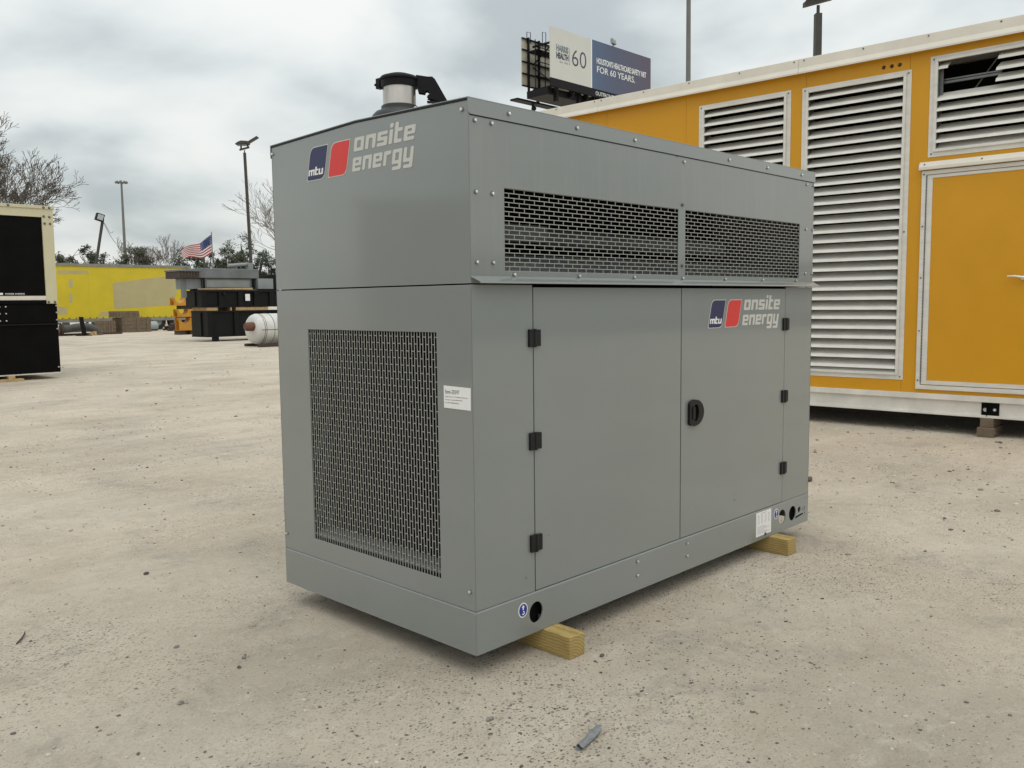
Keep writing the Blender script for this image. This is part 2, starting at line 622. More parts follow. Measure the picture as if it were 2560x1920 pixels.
def thing(name, label, cat, loc=(0, 0, 0), group=None):
    o = bpy.data.objects.new(name, None)
    o.empty_display_size = 0.2
    o.location = loc
    COL.objects.link(o)
    ORG[o.name] = Vector(loc)
    return tag(o, label, cat, group)


def struct(o):
    o['kind'] = 'structure'
    return o


def rrect(x0, y0, x1, y1, r=0.0, n=3, rs=None):
    """Rectangle, corners rounded in the order BL, BR, TR, TL."""
    return rounded([(x0, y0), (x1, y0), (x1, y1), (x0, y1)], rs or [r] * 4, n)


def rounded(pts, rs, n=3):
    if isinstance(rs, (int, float)):
        rs = [rs] * len(pts)
    out = []
    m = len(pts)
    for i in range(m):
        p = Vector(pts[i])
        a = Vector(pts[i - 1]) - p
        b = Vector(pts[(i + 1) % m]) - p
        r = min(rs[i], a.length * 0.45, b.length * 0.45)
        if r < 1e-6:
            out.append((p.x, p.y))
            continue
        a.normalize()
        b.normalize()
        for k in range(n + 1):
            t = k / n
            q = (p + a * r) * (1 - t) ** 2 + p * 2 * t * (1 - t) + (p + b * r) * t ** 2
            out.append((q.x, q.y))
    return out


def circ(cx, cy, r, n=28, ry=None):
    ry = ry or r
    return [(cx + r * math.cos(2 * math.pi * i / n), cy + ry * math.sin(2 * math.pi * i / n)) for i in range(n)]


def text_part(name, body, F, u0, u1, v0, v1, material, parent, c=0.001, bold=0.0, space=1.0):
    """Raised lettering fitted into a rectangle on a plane."""
    cu = bpy.data.curves.new(name, 'FONT')
    cu.body = body
    cu.size = 1.0
    cu.offset = bold
    cu.space_character = space
    cu.resolution_u = 3
    o = bpy.data.objects.new(name, cu)
    me = bpy.data.meshes.new_from_object(o)
    bpy.data.objects.remove(o)
    xs = [v.co.x for v in me.vertices]
    ys = [v.co.y for v in me.vertices]
    x0, x1, y0, y1 = min(xs), max(xs), min(ys), max(ys)
    off = ORG.get(parent.name, Vector())
    for v in me.vertices:
        a = u0 + (v.co.x - x0) / (x1 - x0) * (u1 - u0)
        b = v0 + (v.co.y - y0) / (y1 - y0) * (v1 - v0)
        v.co = F(a, b, c) - off
    me.materials.clear()
    me.materials.append(MATS[material])
    ob = bpy.data.objects.new(name, me)
    COL.objects.link(ob)
    ob.parent = parent
    ORG[ob.name] = off
    return ob


_BOLT = {}


def bolt_mesh(kind):
    if kind in _BOLT:
        return _BOLT[kind]
    b = MB()
    s = 1.0
    r = {'hex': 0.0055, 'dark': 0.006, 'big': 0.012, 'rivet': 0.008, 'far': 0.016}[kind]
    n = 14
    b.tube([(0, 0, -0.001), (0, 0, 0.0018 * r / 0.0055)], [r * 1.5, r * 1.45], n)
    nw = len(b.f)
    if kind == 'rivet':
        b.tube([(0, 0, 0.002), (0, 0, 0.005), (0, 0, 0.007)], [r, r * 0.85, r * 0.35], n)
    else:
        b.tube([(0, 0, 0.0019 * r / 0.0055), (0, 0, 0.0082 * r / 0.0055), (0, 0, 0.0092 * r / 0.0055)], [r, r, r * 0.8], 6)
    me = bpy.data.meshes.new('bolt_' + kind)
    me.from_pydata([tuple(p) for p in b.v], [], b.f)
    me.materials.append(MATS['dull_steel'])
    me.materials.append(MATS[{'hex': 'zinc', 'dark': 'dull_steel', 'big': 'zinc', 'rivet': 'dull_steel', 'far': 'dull_steel'}[kind]])
    for i, p in enumerate(me.polygons):
        p.material_index = 0 if i < nw else 1
    _BOLT[kind] = me
    return me


def bolt(parent, pos, normal, kind='hex', name='bolt', material=None):
    o = bpy.data.objects.new(name, bolt_mesh(kind))
    COL.objects.link(o)
    o.parent = parent
    o.location = Vector(pos) - ORG[parent.name]
    o.rotation_euler = Vector(normal).to_track_quat('Z', 'Y').to_euler()
    o.rotation_euler.rotate_axis('Z', rnd.uniform(0, 1))
    return o


# ------------------------------------------------------------------ setting: ground
g = MB()
R_ = 3200
ring = [0.0, 3, 8, 20, 60, 200, 800, R_]
n_ = 48
g.v.append(Vector((0, 0, 0)))
for r in ring[1:]:
    for j in range(n_):
        q = 2 * math.pi * j / n_
        g.v.append(Vector((r * math.cos(q), r * math.sin(q), 0)))
for j in range(n_):
    g.f.append((0, 1 + j, 1 + (j + 1) % n_))
for i in range(len(ring) - 2):
    for j in range(n_):
        a = 1 + i * n_ + j
        b = 1 + i * n_ + (j + 1) % n_
        g.f.append((a, a + n_, b + n_, b))
struct(g.build('ground', 'ground'))

# ------------------------------------------------------------------ the grey generator
GL, GW = 2.622, 1.2616
ZB, Z1, Z2, Z3, ZR, YR = 0.089, 0.243, 1.420, 2.047, 2.064, 0.639
FR = Frame((0, 0, 0), (1, 0, 0), (0, 0, 1), (0, -1, 0))        # long side, u = x
FL = Frame((0, 0, 0), (0, -1, 0), (0, 0, 1), (-1, 0, 0))       # end with the radiator grille, u = -y
FB = Frame((0, GW, 0), (-1, 0, 0), (0, 0, 1), (0, 1, 0))
FE = Frame((GL, 0, 0), (0, 1, 0), (0, 0, 1), (1, 0, 0))
gen = thing('generator', 'large grey enclosed generator standing on two timbers in the yard', 'generator', (GL / 2, GW / 2, ZB))

# base skid
hole_near = circ(0.3155, 0.168, 0.038, 28, 0.041)
hole_far = circ(2.309, 0.168, 0.0405)
hole_big = circ(2.431, 0.166, 0.041)
slot = [(2.468, 0.128), (2.582, 0.139), (2.582, 0.149), (2.468, 0.140)]
b = MB()
b.plate(FR, rrect(0.0, ZB, GL, Z1, 0.004), [hole_near, hole_far, hole_big, circ(2.512, 0.173, 0.016, 16), circ(2.566, 0.171, 0.013, 16), slot], 0.002, -0.004)
sk = b.build('base_side', 'grey_paint', gen, 0.0022)
MB().plate(FL, rrect(-GW, ZB, 0.0, Z1, 0.004), [], 0.002, -0.004).build('base_end', 'grey_paint', gen, 0.0022)
MB().plate(FB, [(-GL, ZB), (0, ZB), (0, Z1), (-GL, Z1)], [], 0.002, -0.004).build('base_side', 'grey_paint', gen, 0.002)
# rolled top edges of the base rail
MB().tube([(0.006, GW, Z1 - 0.001), (0.006, 0.016, Z1 - 0.001), (0.0075, 0.0095, Z1 - 0.001), (0.0095, 0.0075, Z1 - 0.001), (0.016, 0.006, Z1 - 0.001), (GL, 0.006, Z1 - 0.001)], 0.0079, 12).build('rolled_edge', 'grey_paint', gen, smooth=True)
MB().plate(FE, [(0.03, 0.092), (GW, 0.092), (GW, Z1), (0.03, Z1)], [], 0.0, -0.004).build('base_end', 'grey_paint', gen)
MB().box(2.392, 2.60, 0.018, 0.021, ZB + 0.004, Z1 - 0.008).build('hole_dark_plate', 'interior_black', gen)  # dark plate blocking the view through the big hole
MB().box(0.25, 0.47, 0.03, 0.033, ZB + 0.004, Z1 - 0.008).build('hole_dark_plate', 'interior_black', gen)  # black plate added behind the near hole to paint its inside dark
MB().box(0.5, 2.05, 0.06, GW - 0.06, ZB + 0.012, Z1 - 0.01).build('fuel_tank', 'black_iron', gen)
MB().box(0.02, GL - 0.01, 0.012, GW - 0.012, Z1 - 0.006, Z1 + 0.004).build('floor_plate', 'inner_grey', gen)
for x in (0.362, 2.171):
    MB().box(x, x + 0.06, 0.02, GW - 0.02, ZB + 0.003, ZB + 0.05).build('cross_member', 'inner_grey', gen)

# radiator end, lower panel with grille opening
GY0, GY1, GZ0, GZ1 = 0.187, 1.021, 0.336, 1.249
b = MB()
b.plate(FL, [(-GW, Z1 + 0.008), (-0.0, Z1 + 0.008), (0.0, Z2 - 0.003), (-GW, Z2 - 0.003)], [[(-GY1, GZ0), (-GY0, GZ0), (-GY0, GZ1), (-GY1, GZ1)]], 0.0, -0.003)
b.build('end_panel', 'grey_paint', gen, 0.0012)


def grille(F, u0, u1, v0, v1, vertical, name, parent, pitch=0.0164, slot_len=0.0545, w=0.0028, depth=-0.004):
    m = MB()
    if vertical:
        n = int(round((u1 - u0) / pitch))
        p = (u1 - u0) / n
        for i in range(n + 1):
            u = u0 + i * p
            m.fbox(F, u - w / 2, u + w / 2, v0 - 0.01, v1 + 0.01, depth - 0.0022, depth)
            if i < n:
                st = v1 - (0.018 if i % 2 == 0 else 0.018 + slot_len / 2)
                while st > v0 + 0.004:
                    m.fbox(F, u + w / 2, u + p - w / 2, st - w / 2, st + w / 2, depth - 0.0021, depth - 0.0001)
                    st -= slot_len
    else:
        n = int(round((v1 - v0) / pitch))
        p = (v1 - v0) / n
        for i in range(n + 1):
            v = v1 - i * p
            m.fbox(F, u0 - 0.01, u1 + 0.01, v - w / 2, v + w / 2, depth - 0.0022, depth)
            if i < n:
                st = u0 + (slot_len if i % 2 == 0 else slot_len / 2)
                while st < u1 - 0.002:
                    m.fbox(F, st - w / 2, st + w / 2, v - p + w / 2, v - w / 2, depth - 0.0021, depth - 0.0001)
                    st += slot_len
    o = m.build(name, 'grille_steel', parent)
    return o


grille(FL, -GY1, -GY0, GZ0, GZ1, True, 'radiator_grille', gen)
# what sits behind the radiator grille
b = MB()
b.box(0.105, 0.13, 0.15, GW - 0.15, 0.375, 1.30)
for i in range(34):
    z = 0.385 + i * 0.026
    b.box(0.099, 0.105, 0.16, GW - 0.16, z, z + 0.004)
b.build('radiator_core', 'interior_black', gen)
MB().box(0.02, 0.105, 0.10, GW - 0.10, 0.342, 0.364).build('radiator_sill', 'inner_grey', gen, 0.002)
MB().box(0.012, 0.105, 1.028, 1.034, 0.30, 1.30).build('radiator_shroud', 'radiator_dark', gen)

# long side, corner posts and doors
for n2, (x0, x1) in enumerate(((0.0, 0.3122), (2.3085, GL))):
    MB().plate(FR, [(x0, Z1 + 0.008), (x1, Z1 + 0.008), (x1, Z2 - 0.002), (x0, Z2 - 0.002)], [], 0.0, -0.003).build('corner_panel', 'grey_paint', gen, 0.0012)
for x0, x1 in ((0.3170, 1.3042), (1.3115, 2.3040)):
    d = MB().plate(FR, rrect(x0, 0.2535, x1, 1.409, 0.002), [], 0.0006, -0.02).build('door', 'grey_paint', gen, 0.0018)
    if x0 < 1:
        door_a = d
    else:
        door_b = d
# dark reveal behind the door gaps, and the rest of the shell
MB().box(0.02, GL - 0.02, 0.028, 0.034, Z1 + 0.006, Z2 - 0.002).build('door_reveal', 'interior_black', gen)
MB().plate(FB, [(-GL, Z1 + 0.004), (0, Z1 + 0.004), (0, Z2), (-GL, Z2)], [], 0.0, -0.003).build('back_panel', 'grey_paint', gen)
MB().plate(FE, [(0, Z1 + 0.004), (GW, Z1 + 0.004), (GW, Z2 - 0.002), (0, Z2 - 0.002)], [], 0.0, -0.003).build('end_panel', 'grey_paint', gen)
MB().box(0.14, GL - 0.01, 0.04, GW - 0.01, Z2 - 0.03, Z2 - 0.012).build('deck_plate', 'interior_black', gen)

# upper hood
b = MB()
b.plate(FL, [(-GW, Z2 + 0.002), (0, Z2 + 0.002), (0, Z3 - 0.007), (-YR, ZR - 0.007), (-GW, Z3 - 0.007)], [], 0.0, -0.003)
b.build('hood_end_panel', 'grey_paint', gen, 0.0012)
b = MB()
b.plate(FE, [(0, Z2 + 0.002), (GW, Z2 + 0.002), (GW, Z3 - 0.007), (YR, ZR - 0.007), (0, Z3 - 0.007)], [], 0.0, -0.003)
b.build('hood_end_panel', 'grey_paint', gen, 0.0012)
win = [(0.170, 1.279, 1.467, 1.760), (1.337, 2.457, 1.467, 1.760)]
b = MB()
b.plate(FR, [(0.0, Z2 + 0.002), (GL, Z2 + 0.002), (GL, Z3 - 0.004), (0.0, Z3 - 0.004)], [[(a, c), (b2, c), (b2, d), (a, d)] for a, b2, c, d in win], 0.0, -0.003)
b.build('hood_side_panel', 'grey_paint_dusty', gen, 0.0012)
MB().plate(FB, [(-GL, Z2 + 0.002), (0, Z2 + 0.002), (0, Z3 - 0.004), (-GL, Z3 - 0.004)], [], 0.0, -0.003).build('hood_side_panel', 'grey_paint', gen)
for a, b2, c, d in win:
    grille(FR, a, b2, c, d, False, 'air_grille', gen)
# roof: two shallow slopes, turned down over the long sides
prof = [(-0.0035, 1.9945), (-0.0035, Z3), (YR, ZR), (GW + 0.0035, Z3), (GW + 0.0035, 1.9945)]
b = MB()
t_ = 0.004
x0, x1 = -0.004, GL + 0.006
ins = [(0.0005, 1.9945), (0.0005, Z3 - t_), (YR, ZR - t_), (GW - 0.0005, Z3 - t_), (GW - 0.0005, 1.9945)]
b.plate(Frame((0, -0.0035, 0), (1, 0, 0), (0, 0, 1), (0, -1, 0)), rounded([(0.004, 1.9945), (x1, 1.9945), (x1, Z3), (x0, Z3), (x0, 2.004)], [0.012, 0.001, 0.002, 0.0, 0.004]), [], 0.0, -0.0028)
MB().box(0.006, GL, -0.0012, 0.002, 1.9905, 1.9944).build('roof_shade_strip', 'black_plastic', gen)  # black strip drawn as the shadow line under the flange
roof_f = b.build('roof_flange', 'grey_paint', gen, 0.0008)
MB().plate(Frame((0, GW + 0.0035, 0), (1, 0, 0), (0, 0, 1), (0, 1, 0)), [(x0, 1.9945), (x1, 1.9945), (x1, Z3), (x0, Z3)], [], 0.0, -0.0028).build('roof_flange', 'grey_paint', gen)
for ya, za, yb, zb in ((-0.0035, Z3 + 0.0005, YR, ZR), (YR, ZR, GW + 0.0035, Z3 + 0.0005)):
    MB().add([(x0, ya, za), (x1, ya, za), (x1, yb, zb), (x0, yb, zb), (x0, ya, za + 0.003), (x1, ya, za + 0.003), (x1, yb, zb + 0.003), (x0, yb, zb + 0.003)],
             [(0, 3, 2, 1), (4, 5, 6, 7), (0, 1, 5, 4), (1, 2, 6, 5), (2, 3, 7, 6), (3, 0, 4, 7)]).build('roof_sheet', 'grey_paint', gen)
# black strips drawn as the shaded line under the roof sheet, grille end
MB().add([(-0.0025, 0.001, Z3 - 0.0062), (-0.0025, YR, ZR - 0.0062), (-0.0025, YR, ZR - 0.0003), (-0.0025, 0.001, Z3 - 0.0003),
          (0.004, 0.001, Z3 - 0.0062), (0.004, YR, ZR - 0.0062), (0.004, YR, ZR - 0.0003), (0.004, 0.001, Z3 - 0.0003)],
         [(0, 1, 2, 3), (4, 7, 6, 5), (0, 4, 5, 1), (3, 2, 6, 7), (0, 3, 7, 4), (1, 5, 6, 2)]).build('roof_shade_strip', 'black_plastic', gen)
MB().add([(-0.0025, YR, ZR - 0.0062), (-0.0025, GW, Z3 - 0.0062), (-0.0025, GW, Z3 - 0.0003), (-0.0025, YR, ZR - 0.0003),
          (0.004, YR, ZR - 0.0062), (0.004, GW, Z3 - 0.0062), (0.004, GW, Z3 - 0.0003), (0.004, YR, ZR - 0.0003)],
         [(0, 1, 2, 3), (4, 7, 6, 5), (0, 4, 5, 1), (3, 2, 6, 7), (0, 3, 7, 4), (1, 5, 6, 2)]).build('roof_shade_strip', 'black_plastic', gen)
# inside of the hood behind the air grilles
MB().add([(0.03, 0.006, 1.455), (GL - 0.03, 0.006, 1.455), (GL - 0.03, 0.25, 1.545), (0.03, 0.25, 1.545),
          (0.03, 0.006, 1.452), (GL - 0.03, 0.006, 1.452), (GL - 0.03, 0.25, 1.542), (0.03, 0.25, 1.542)],
         [(0, 1, 2, 3), (7, 6, 5, 4), (0, 4, 5, 1), (1, 5, 6, 2), (2, 6, 7, 3), (3, 7, 4, 0)]).build('air_deflector', 'grey_paint', gen)
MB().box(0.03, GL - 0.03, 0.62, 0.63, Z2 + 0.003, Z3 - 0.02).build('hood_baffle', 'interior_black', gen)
MB().box(0.45, 0.72, 0.28, 0.50, 1.60, 1.675).build('air_filter_box', 'machine_grey', gen, 0.01)
MB().tube([(0.80, 0.40, 1.635), (2.3, 0.40, 1.635)], 0.045, 16).build('exhaust_silencer', 'machine_grey', gen, smooth=True)
# folded drip ledge between hood and doors
b = MB()
F_ = [(0.000, 1.4475), (-0.0335, 1.4285), (-0.0345, 1.4225), (-0.0335, 1.4215), (-0.031, 1.4265), (0.0, 1.4435)]
k0 = [(0.012 if i in (1, 2, 3, 4) else -0.001, y - 0.0012, z) for i, (y, z) in enumerate(F_)]
k1 = [(2.634 - (0.0 if i in (1, 2, 3, 4) else 0.0), y - 0.0012, z) for i, (y, z) in enumerate(F_)]
m_ = len(F_)
b.add(k0 + k1, [tuple(range(m_)), tuple(range(2 * m_ - 1, m_ - 1, -1))] + [(i, i + m_, (i + 1) % m_ + m_, (i + 1) % m_) for i in range(m_)])
b.build('drip_ledge', 'grey_paint', gen)

# bolts and screws
for x in (0.192, 0.568, 0.943, 1.701, 2.078, 2.458):
    bolt(gen, (x, -0.0036, 2.020), (0, -1, 0))
bolt(gen, (1.318, -0.0001, 1.971), (0, -1, 0))
for x in (0.028, 0.108, 2.527, 2.607):
    for z in (1.976, 1.735, 1.495):
        bolt(gen, (x, 0, z), (0, -1, 0))
for x in (0.215, 0.582, 0.945, 1.314, 1.682, 2.05, 2.42):
    bolt(gen, (x, 0, 1.4545), (0, -1, 0))
for y, z in ((1.247, 2.012), (0.029, 2.012), (1.241, 0.3205), (0.027, 0.3205)):
    bolt(gen, (0, y, z), (-1, 0, 0))
for x, z in ((1.3625, 0.220), (1.3625, 0.160), (0.9685, 0.221), (0.9685, 0.159)):
    bolt(gen, (x, -0.002, z), (0, -1, 0))
for y in (0.06, 0.3, 0.75, 0.95, 1.15):
    zt = (Z3 + (ZR - Z3) * y / YR if y < YR else ZR - (ZR - Z3) * (y - YR) / (GW - YR)) + 0.0035
    bolt(gen, (0.02, y, zt), (0, 0, 1))
for z in (1.781, 1.510):
    bolt(gen, (1.309, 0.0008, z), (0, -1, 0), 'dark', 'rivet')


# hinges
def hinge(x, z, parent):
    h = MB()
    h.plate(FR, rrect(x - 0.031, z - 0.033, x - 0.0015, z + 0.033, 0.003), [], 0.0105, 0.0008)
    h.plate(FR, rrect(x + 0.0015, z - 0.031, x + 0.031, z + 0.031, 0.003), [], 0.0105, 0.0008)
    o = h.build('hinge', 'black_plastic', parent, 0.0015)
    MB().tube([FR(x, z - 0.034, 0.0095), FR(x, z + 0.034, 0.0095)], 0.0058, 12).build('hinge_pin', 'black_plastic', o, smooth=True)
    return o


for z in (1.221, 0.833, 0.441):
    hinge(0.3158, z, gen)
    hinge(2.307, z, gen)


# swing-handle latch
def dshape(cx, cz, w, h):
    pts = []
    for i in range(33):
        q = -math.pi / 2 + math.pi * i / 32
        pts.append((cx + w * 0.68 * math.cos(q) ** 0.9, cz + h / 2 * math.sin(q)))
    pts += [(cx - w * 0.22, cz + h * 0.44), (cx - w * 0.30, cz + h * 0.36), (cx - w * 0.31, cz - h * 0.36), (cx - w * 0.22, cz - h * 0.45)]
    return pts


hb = MB()
hb.plate(FR, dshape(1.401, 0.832, 0.122, 0.124), [circ(1.414, 0.832, 0.026, 20, 0.040)], 0.015, 0.001)
hd = hb.build('latch', 'black_plastic', gen, 0.003)
MB().plate(FR, circ(1.414, 0.832, 0.0265, 20, 0.0405), [], 0.004, 0.0012).build('latch_recess', 'interior_black', hd)
MB().plate(FR, rrect(1.384, 0.802, 1.404, 0.862, 0.008), [], 0.019, 0.004).build('latch_paddle', 'black_plastic', hd, 0.003)
MB().tube([FR(1.478, 0.832, 0.006), FR(1.491, 0.832, 0.006)], [0.007, 0.004], 8).build('latch_cap', 'black_plastic', hd)

# ---- stickers, lettering, emblem
GLY = {
    'o': [([(0, 0), (1.15, 0), (1.15, 1), (0, 1)], [[(.36, .25), (.79, .25), (.79, .75), (.36, .75)]])],
    'n': [([(0, 0), (.36, 0), (.36, .74), (.79, .74), (.79, 0), (1.15, 0), (1.15, 1), (0, 1)], [])],
    's': [([(0, 0), (1.12, 0), (1.12, .62), (.37, .62), (.37, .76), (1.10, .76), (1.10, 1), (0, 1), (0, .38), (.75, .38), (.75, .24), (0, .24)], [])],
    'i': [([(0, 0), (.36, 0), (.36, 1), (0, 1)], []), ([(0, 1.12), (.36, 1.12), (.36, 1.42), (0, 1.42)], [])],
    't': [([(0, 0), (.84, 0), (.84, .24), (.36, .24), (.36, .76), (.84, .76), (.84, 1), (.36, 1), (.36, 1.42), (0, 1.42)], [])],
    'e': [([(0, 0), (1.10, 0), (1.10, .24), (.36, .24), (.36, .40), (1.15, .40), (1.15, 1), (0, 1)], [[(.36, .60), (.79, .60), (.79, .78), (.36, .78)]])],
    'r': [([(0, 0), (.36, 0), (.36, .73), (.88, .73), (.88, 1), (0, 1)], [])],
    'g': [([(0, 1), (1.15, 1), (1.15, -.42), (.10, -.42), (.10, -.18), (.79, -.18), (.79, 0), (0, 0)], [[(.36, .24), (.79, .24), (.79, .76), (.36, .76)]])],
    'y': [([(0, 1), (.36, 1), (.36, .24), (.79, .24), (.79, 1), (1.15, 1), (1.15, -.42), (.10, -.42), (.10, -.18), (.79, -.18), (.79, 0), (0, 0)], [])],
    'm': [([(0, 0), (.33, 0), (.33, .74), (.64, .74), (.64, 0), (.97, 0), (.97, .74), (1.28, .74), (1.28, 0), (1.61, 0), (1.61, 1), (0, 1)], [])],
    'u': [([(0, 1), (.36, 1), (.36, .24), (.79, .24), (.79, 1), (1.15, 1), (1.15, 0), (0, 0)], [])],
}


def word(m, F, text, u0, u1, v0, xh, shear, front, back, gap=0.2):
    ws = [max(p[0] for o, h in GLY[c] for p in o) for c in text]
    tot = sum(ws) + gap * (len(text) - 1)
    k = (u1 - u0) / tot
    x = 0.0
    for c, w in zip(text, ws):
        for outer, holes in GLY[c]:
            fn = lambda p: (u0 + (x + p[0]) * k + shear * p[1] * xh, v0 + p[1] * xh)
            m.plate(F, rounded([fn(p) for p in outer], 0.0065 * xh / 0.053, 3), [rounded([fn(p) for p in h], 0.002 * xh / 0.053, 2) for h in holes], front, back)
        x += w + gap


def emblem(F, u, v, parent):
    sh = 0.252

    def para(x0, x1, z0, z1, grow=0.0):
        p = [(x0 - grow + sh * (z0 - grow), z0 - grow), (x1 + grow + sh * (z0 - grow), z0 - grow), (x1 + grow + sh * (z1 + grow), z1 + grow), (x0 - grow + sh * (z1 + grow), z1 + grow)]
        return [(u + a, v + c) for a, c in rounded(p, [0.011, 0.030, 0.003, 0.030], 5)]
    base = None
    for x0, x1, mt, nm in ((0.003, 0.124, 'decal_navy', 'navy_field'), (0.155, 0.276, 'decal_red', 'red_field')):
        o = MB().plate(F, para(x0, x1, 0.003, 0.132, 0.0035), [], 0.0012, 0.0001).build('emblem', 'decal_grey', parent)
        f = MB().plate(F, para(x0, x1, 0.003, 0.132), [], 0.0018, 0.0012).build(nm, mt, o)
        if mt == 'decal_navy':
            w = MB()
            word(w, F, 'mtu', u + 0.014, u + 0.118, v + 0.0205, 0.024, 0.2, 0.0026, 0.0018, 0.13)
            w.build('emblem_lettering', 'decal_white', o)
    w = MB()
    word(w, F, 'onsite', u + 0.332, u + 0.703, v + 0.0815, 0.0525, 0.2, 0.0014, 0.0001)
    w.build('lettering', 'decal_grey', parent)
    w = MB()
    word(w, F, 'energy', u + 0.318, u + 0.690, v + 0.006, 0.0525, 0.2, 0.0014, 0.0001)
    w.build('lettering', 'decal_grey', parent)


emblem(FL, -0.988, 1.8665, gen)
emblem(Frame((0, -0.0006, 0), (1, 0, 0), (0, 0, 1), (0, -1, 0)), 1.532, 1.2205, door_b)

st = MB().plate(FL, [(-0.1505, 0.978), (-0.010, 0.977), (-0.009, 1.0565), (-0.1505, 1.0585)], [], 0.0012, 0.0001).build('item_sticker', 'decal_white', gen)
text_part('sticker_print', 'Item-20597', FL, -0.142, -0.068, 1.030, 1.045, 'print_black', st, 0.0016)
text_part('sticker_print', 'Engine Serial # 17735480D1527061 38', FL, -0.142, -0.026, 1.0165, 1.0215, 'print_black', st, 0.0016)
text_part('sticker_print', 'Package Serial# 99078SMF94', FL, -0.142, -0.052, 1.0055, 1.0105, 'print_black', st, 0.0016)
text_part('sticker_print', 'Part # MTG7000SM85-N', FL, -0.142, -0.070, 0.995, 1.000, 'print_black', st, 0.0016)


def hook_sticker(u, v, r):
    F = Frame((0, -0.002, 0), (1, 0, 0), (0, 0, 1), (0, -1, 0))
    o = MB().plate(F, circ(u, v, r, 28, r * 1.12), [], 0.0010, 0.0001).build('lifting_sticker', 'decal_white', gen)
    MB().plate(F, circ(u, v, r * 0.84, 28, r * 0.96), [], 0.0016, 0.0010).build('sticker_field', 'decal_blue', o)
    m = MB()
    m.plate(F, [(u - r * .12, v + r * .05), (u + r * .12, v + r * .05), (u + r * .12, v + r * .42), (u + r * .32, v + r * .42), (u, v + r * .80), (u - r * .32, v + r * .42), (u - r * .12, v + r * .42)], [], 0.0022, 0.0016)
    arc = [(u + r * .30 * math.cos(q), v - r * .42 + r * .30 * math.sin(q)) for q in [rad(a) for a in range(200, 461, 20)]]
    arc2 = [(u + r * .14 * math.cos(q), v - r * .42 + r * .14 * math.sin(q)) for q in [rad(a) for a in range(460, 199, -20)]]
    m.plate(F, arc + arc2, [], 0.0022, 0.0016)
    m.build('sticker_symbol', 'decal_white', o)


hook_sticker(0.2415, 0.195, 0.0255)
hook_sticker(2.2405, 0.197, 0.0255)
F_b = Frame((0, -0.002, 0), (1, 0, 0), (0, 0, 1), (0, -1, 0))
lb = MB().plate(F_b, [(2.021, 0.1105), (2.183, 0.1115), (2.182, 0.2395), (2.020, 0.2395)], [], 0.0012, 0.0001).build('instruction_sheet', 'decal_white', gen)
pr = MB()
for i in range(6):
    z = 0.124 + i * 0.0075
    pr.plate(F_b, [(2.034, z), (2.165 - 0.03 * (i % 3), z), (2.165 - 0.03 * (i % 3), z + 0.0022), (2.034, z + 0.0022)], [], 0.0016, 0.0012)
for x in (2.04, 2.075, 2.115, 2.15):
    pr.plate(F_b, [(x, 0.178), (x + 0.012, 0.178), (x + 0.012, 0.222), (x, 0.222)], [[(x + 0.002, 0.18), (x + 0.010, 0.18), (x + 0.010, 0.22), (x + 0.002, 0.22)]], 0.0016, 0.0012)
pr.plate(F_b, [(2.07, 0.2295), (2.13, 0.2295), (2.13, 0.2325), (2.07, 0.2325)], [], 0.0016, 0.0012)
pr.build('sheet_print', 'print_faint', lb)
bolt(gen, (2.118, -0.0036, 0.113), (0, -1, 0), 'dark', 'drain_plug')

# small nicks in the paint
for host, x, z, w_, h_ in ((door_b, 1.797, 0.345, 0.0022, 0.011), (door_b, 1.806, 0.372, 0.0016, 0.004), (door_b, 1.437, 0.372, 0.002, 0.003), (door_a, 0.391, 0.452, 0.003, 0.003),
                           (door_a, 0.82, 0.92, 0.002, 0.002), (door_b, 1.99, 0.47, 0.003, 0.002), (gen, 0.262, 0.31, 0.0015, 0.008), (gen, 1.262, 1.985, 0.003, 0.007)):
    MB().plate(FR, rounded([(x, z), (x + w_, z - 0.0008), (x + w_ * 1.1, z + h_), (x - w_ * 0.2, z + h_ * 0.9)], w_ * 0.3, 2), [], 0.0012, 0.0004).build('paint_nick', 'print_black', host)

# ---- exhaust stack with hinged rain cap
EX, EY = 0.2205, 0.639
ex0 = ZR + 0.002
b = MB()
pr_ = [(0.112, 0.0), (0.114, 0.03), (0.111, 0.046), (0.098, 0.060), (0.078, 0.068), (0.0745, 0.072), (0.074, 0.084), (0.070, 0.087), (0.066, 0.087)]
b.tube([(EX, EY, ex0 + z) for r, z in pr_], [r for r, z in pr_], 40)
bt = b.build('exhaust_boot', 'boot_rubber', gen, smooth=True)
b = MB()
b.tube([(EX, EY, ex0 + 0.06), (EX, EY, 2.245)], [0.0665, 0.0665], 40)
pipe = b.build('exhaust_pipe', 'stainless', gen, smooth=True)
b = MB()
cp = [(0.0685, 2.224), (0.0745, 2.225), (0.0755, 2.250), (0.080, 2.252), (0.080, 2.259), (0.073, 2.267), (0.04, 2.278), (0.004, 2.280)]
b.tube([(EX, EY, z) for r, z in cp], [r for r, z in cp], 40)
rc = b.build('rain_cap', 'black_iron', gen, smooth=True)
# clamp bolt, seen on the left of the collar
dv = Vector((-0.7, 0.72, 0)).normalized()
b = MB()
c0 = Vector((EX, EY, 2.238)) + dv * 0.078
b.box(c0.x - 0.012, c0.x + 0.012, c0.y - 0.012, c0.y + 0.012, 2.222, 2.262)
b.tube([c0, c0 + dv * 0.022], 0.005, 8)
b.build('clamp_lug', 'black_iron', rc)
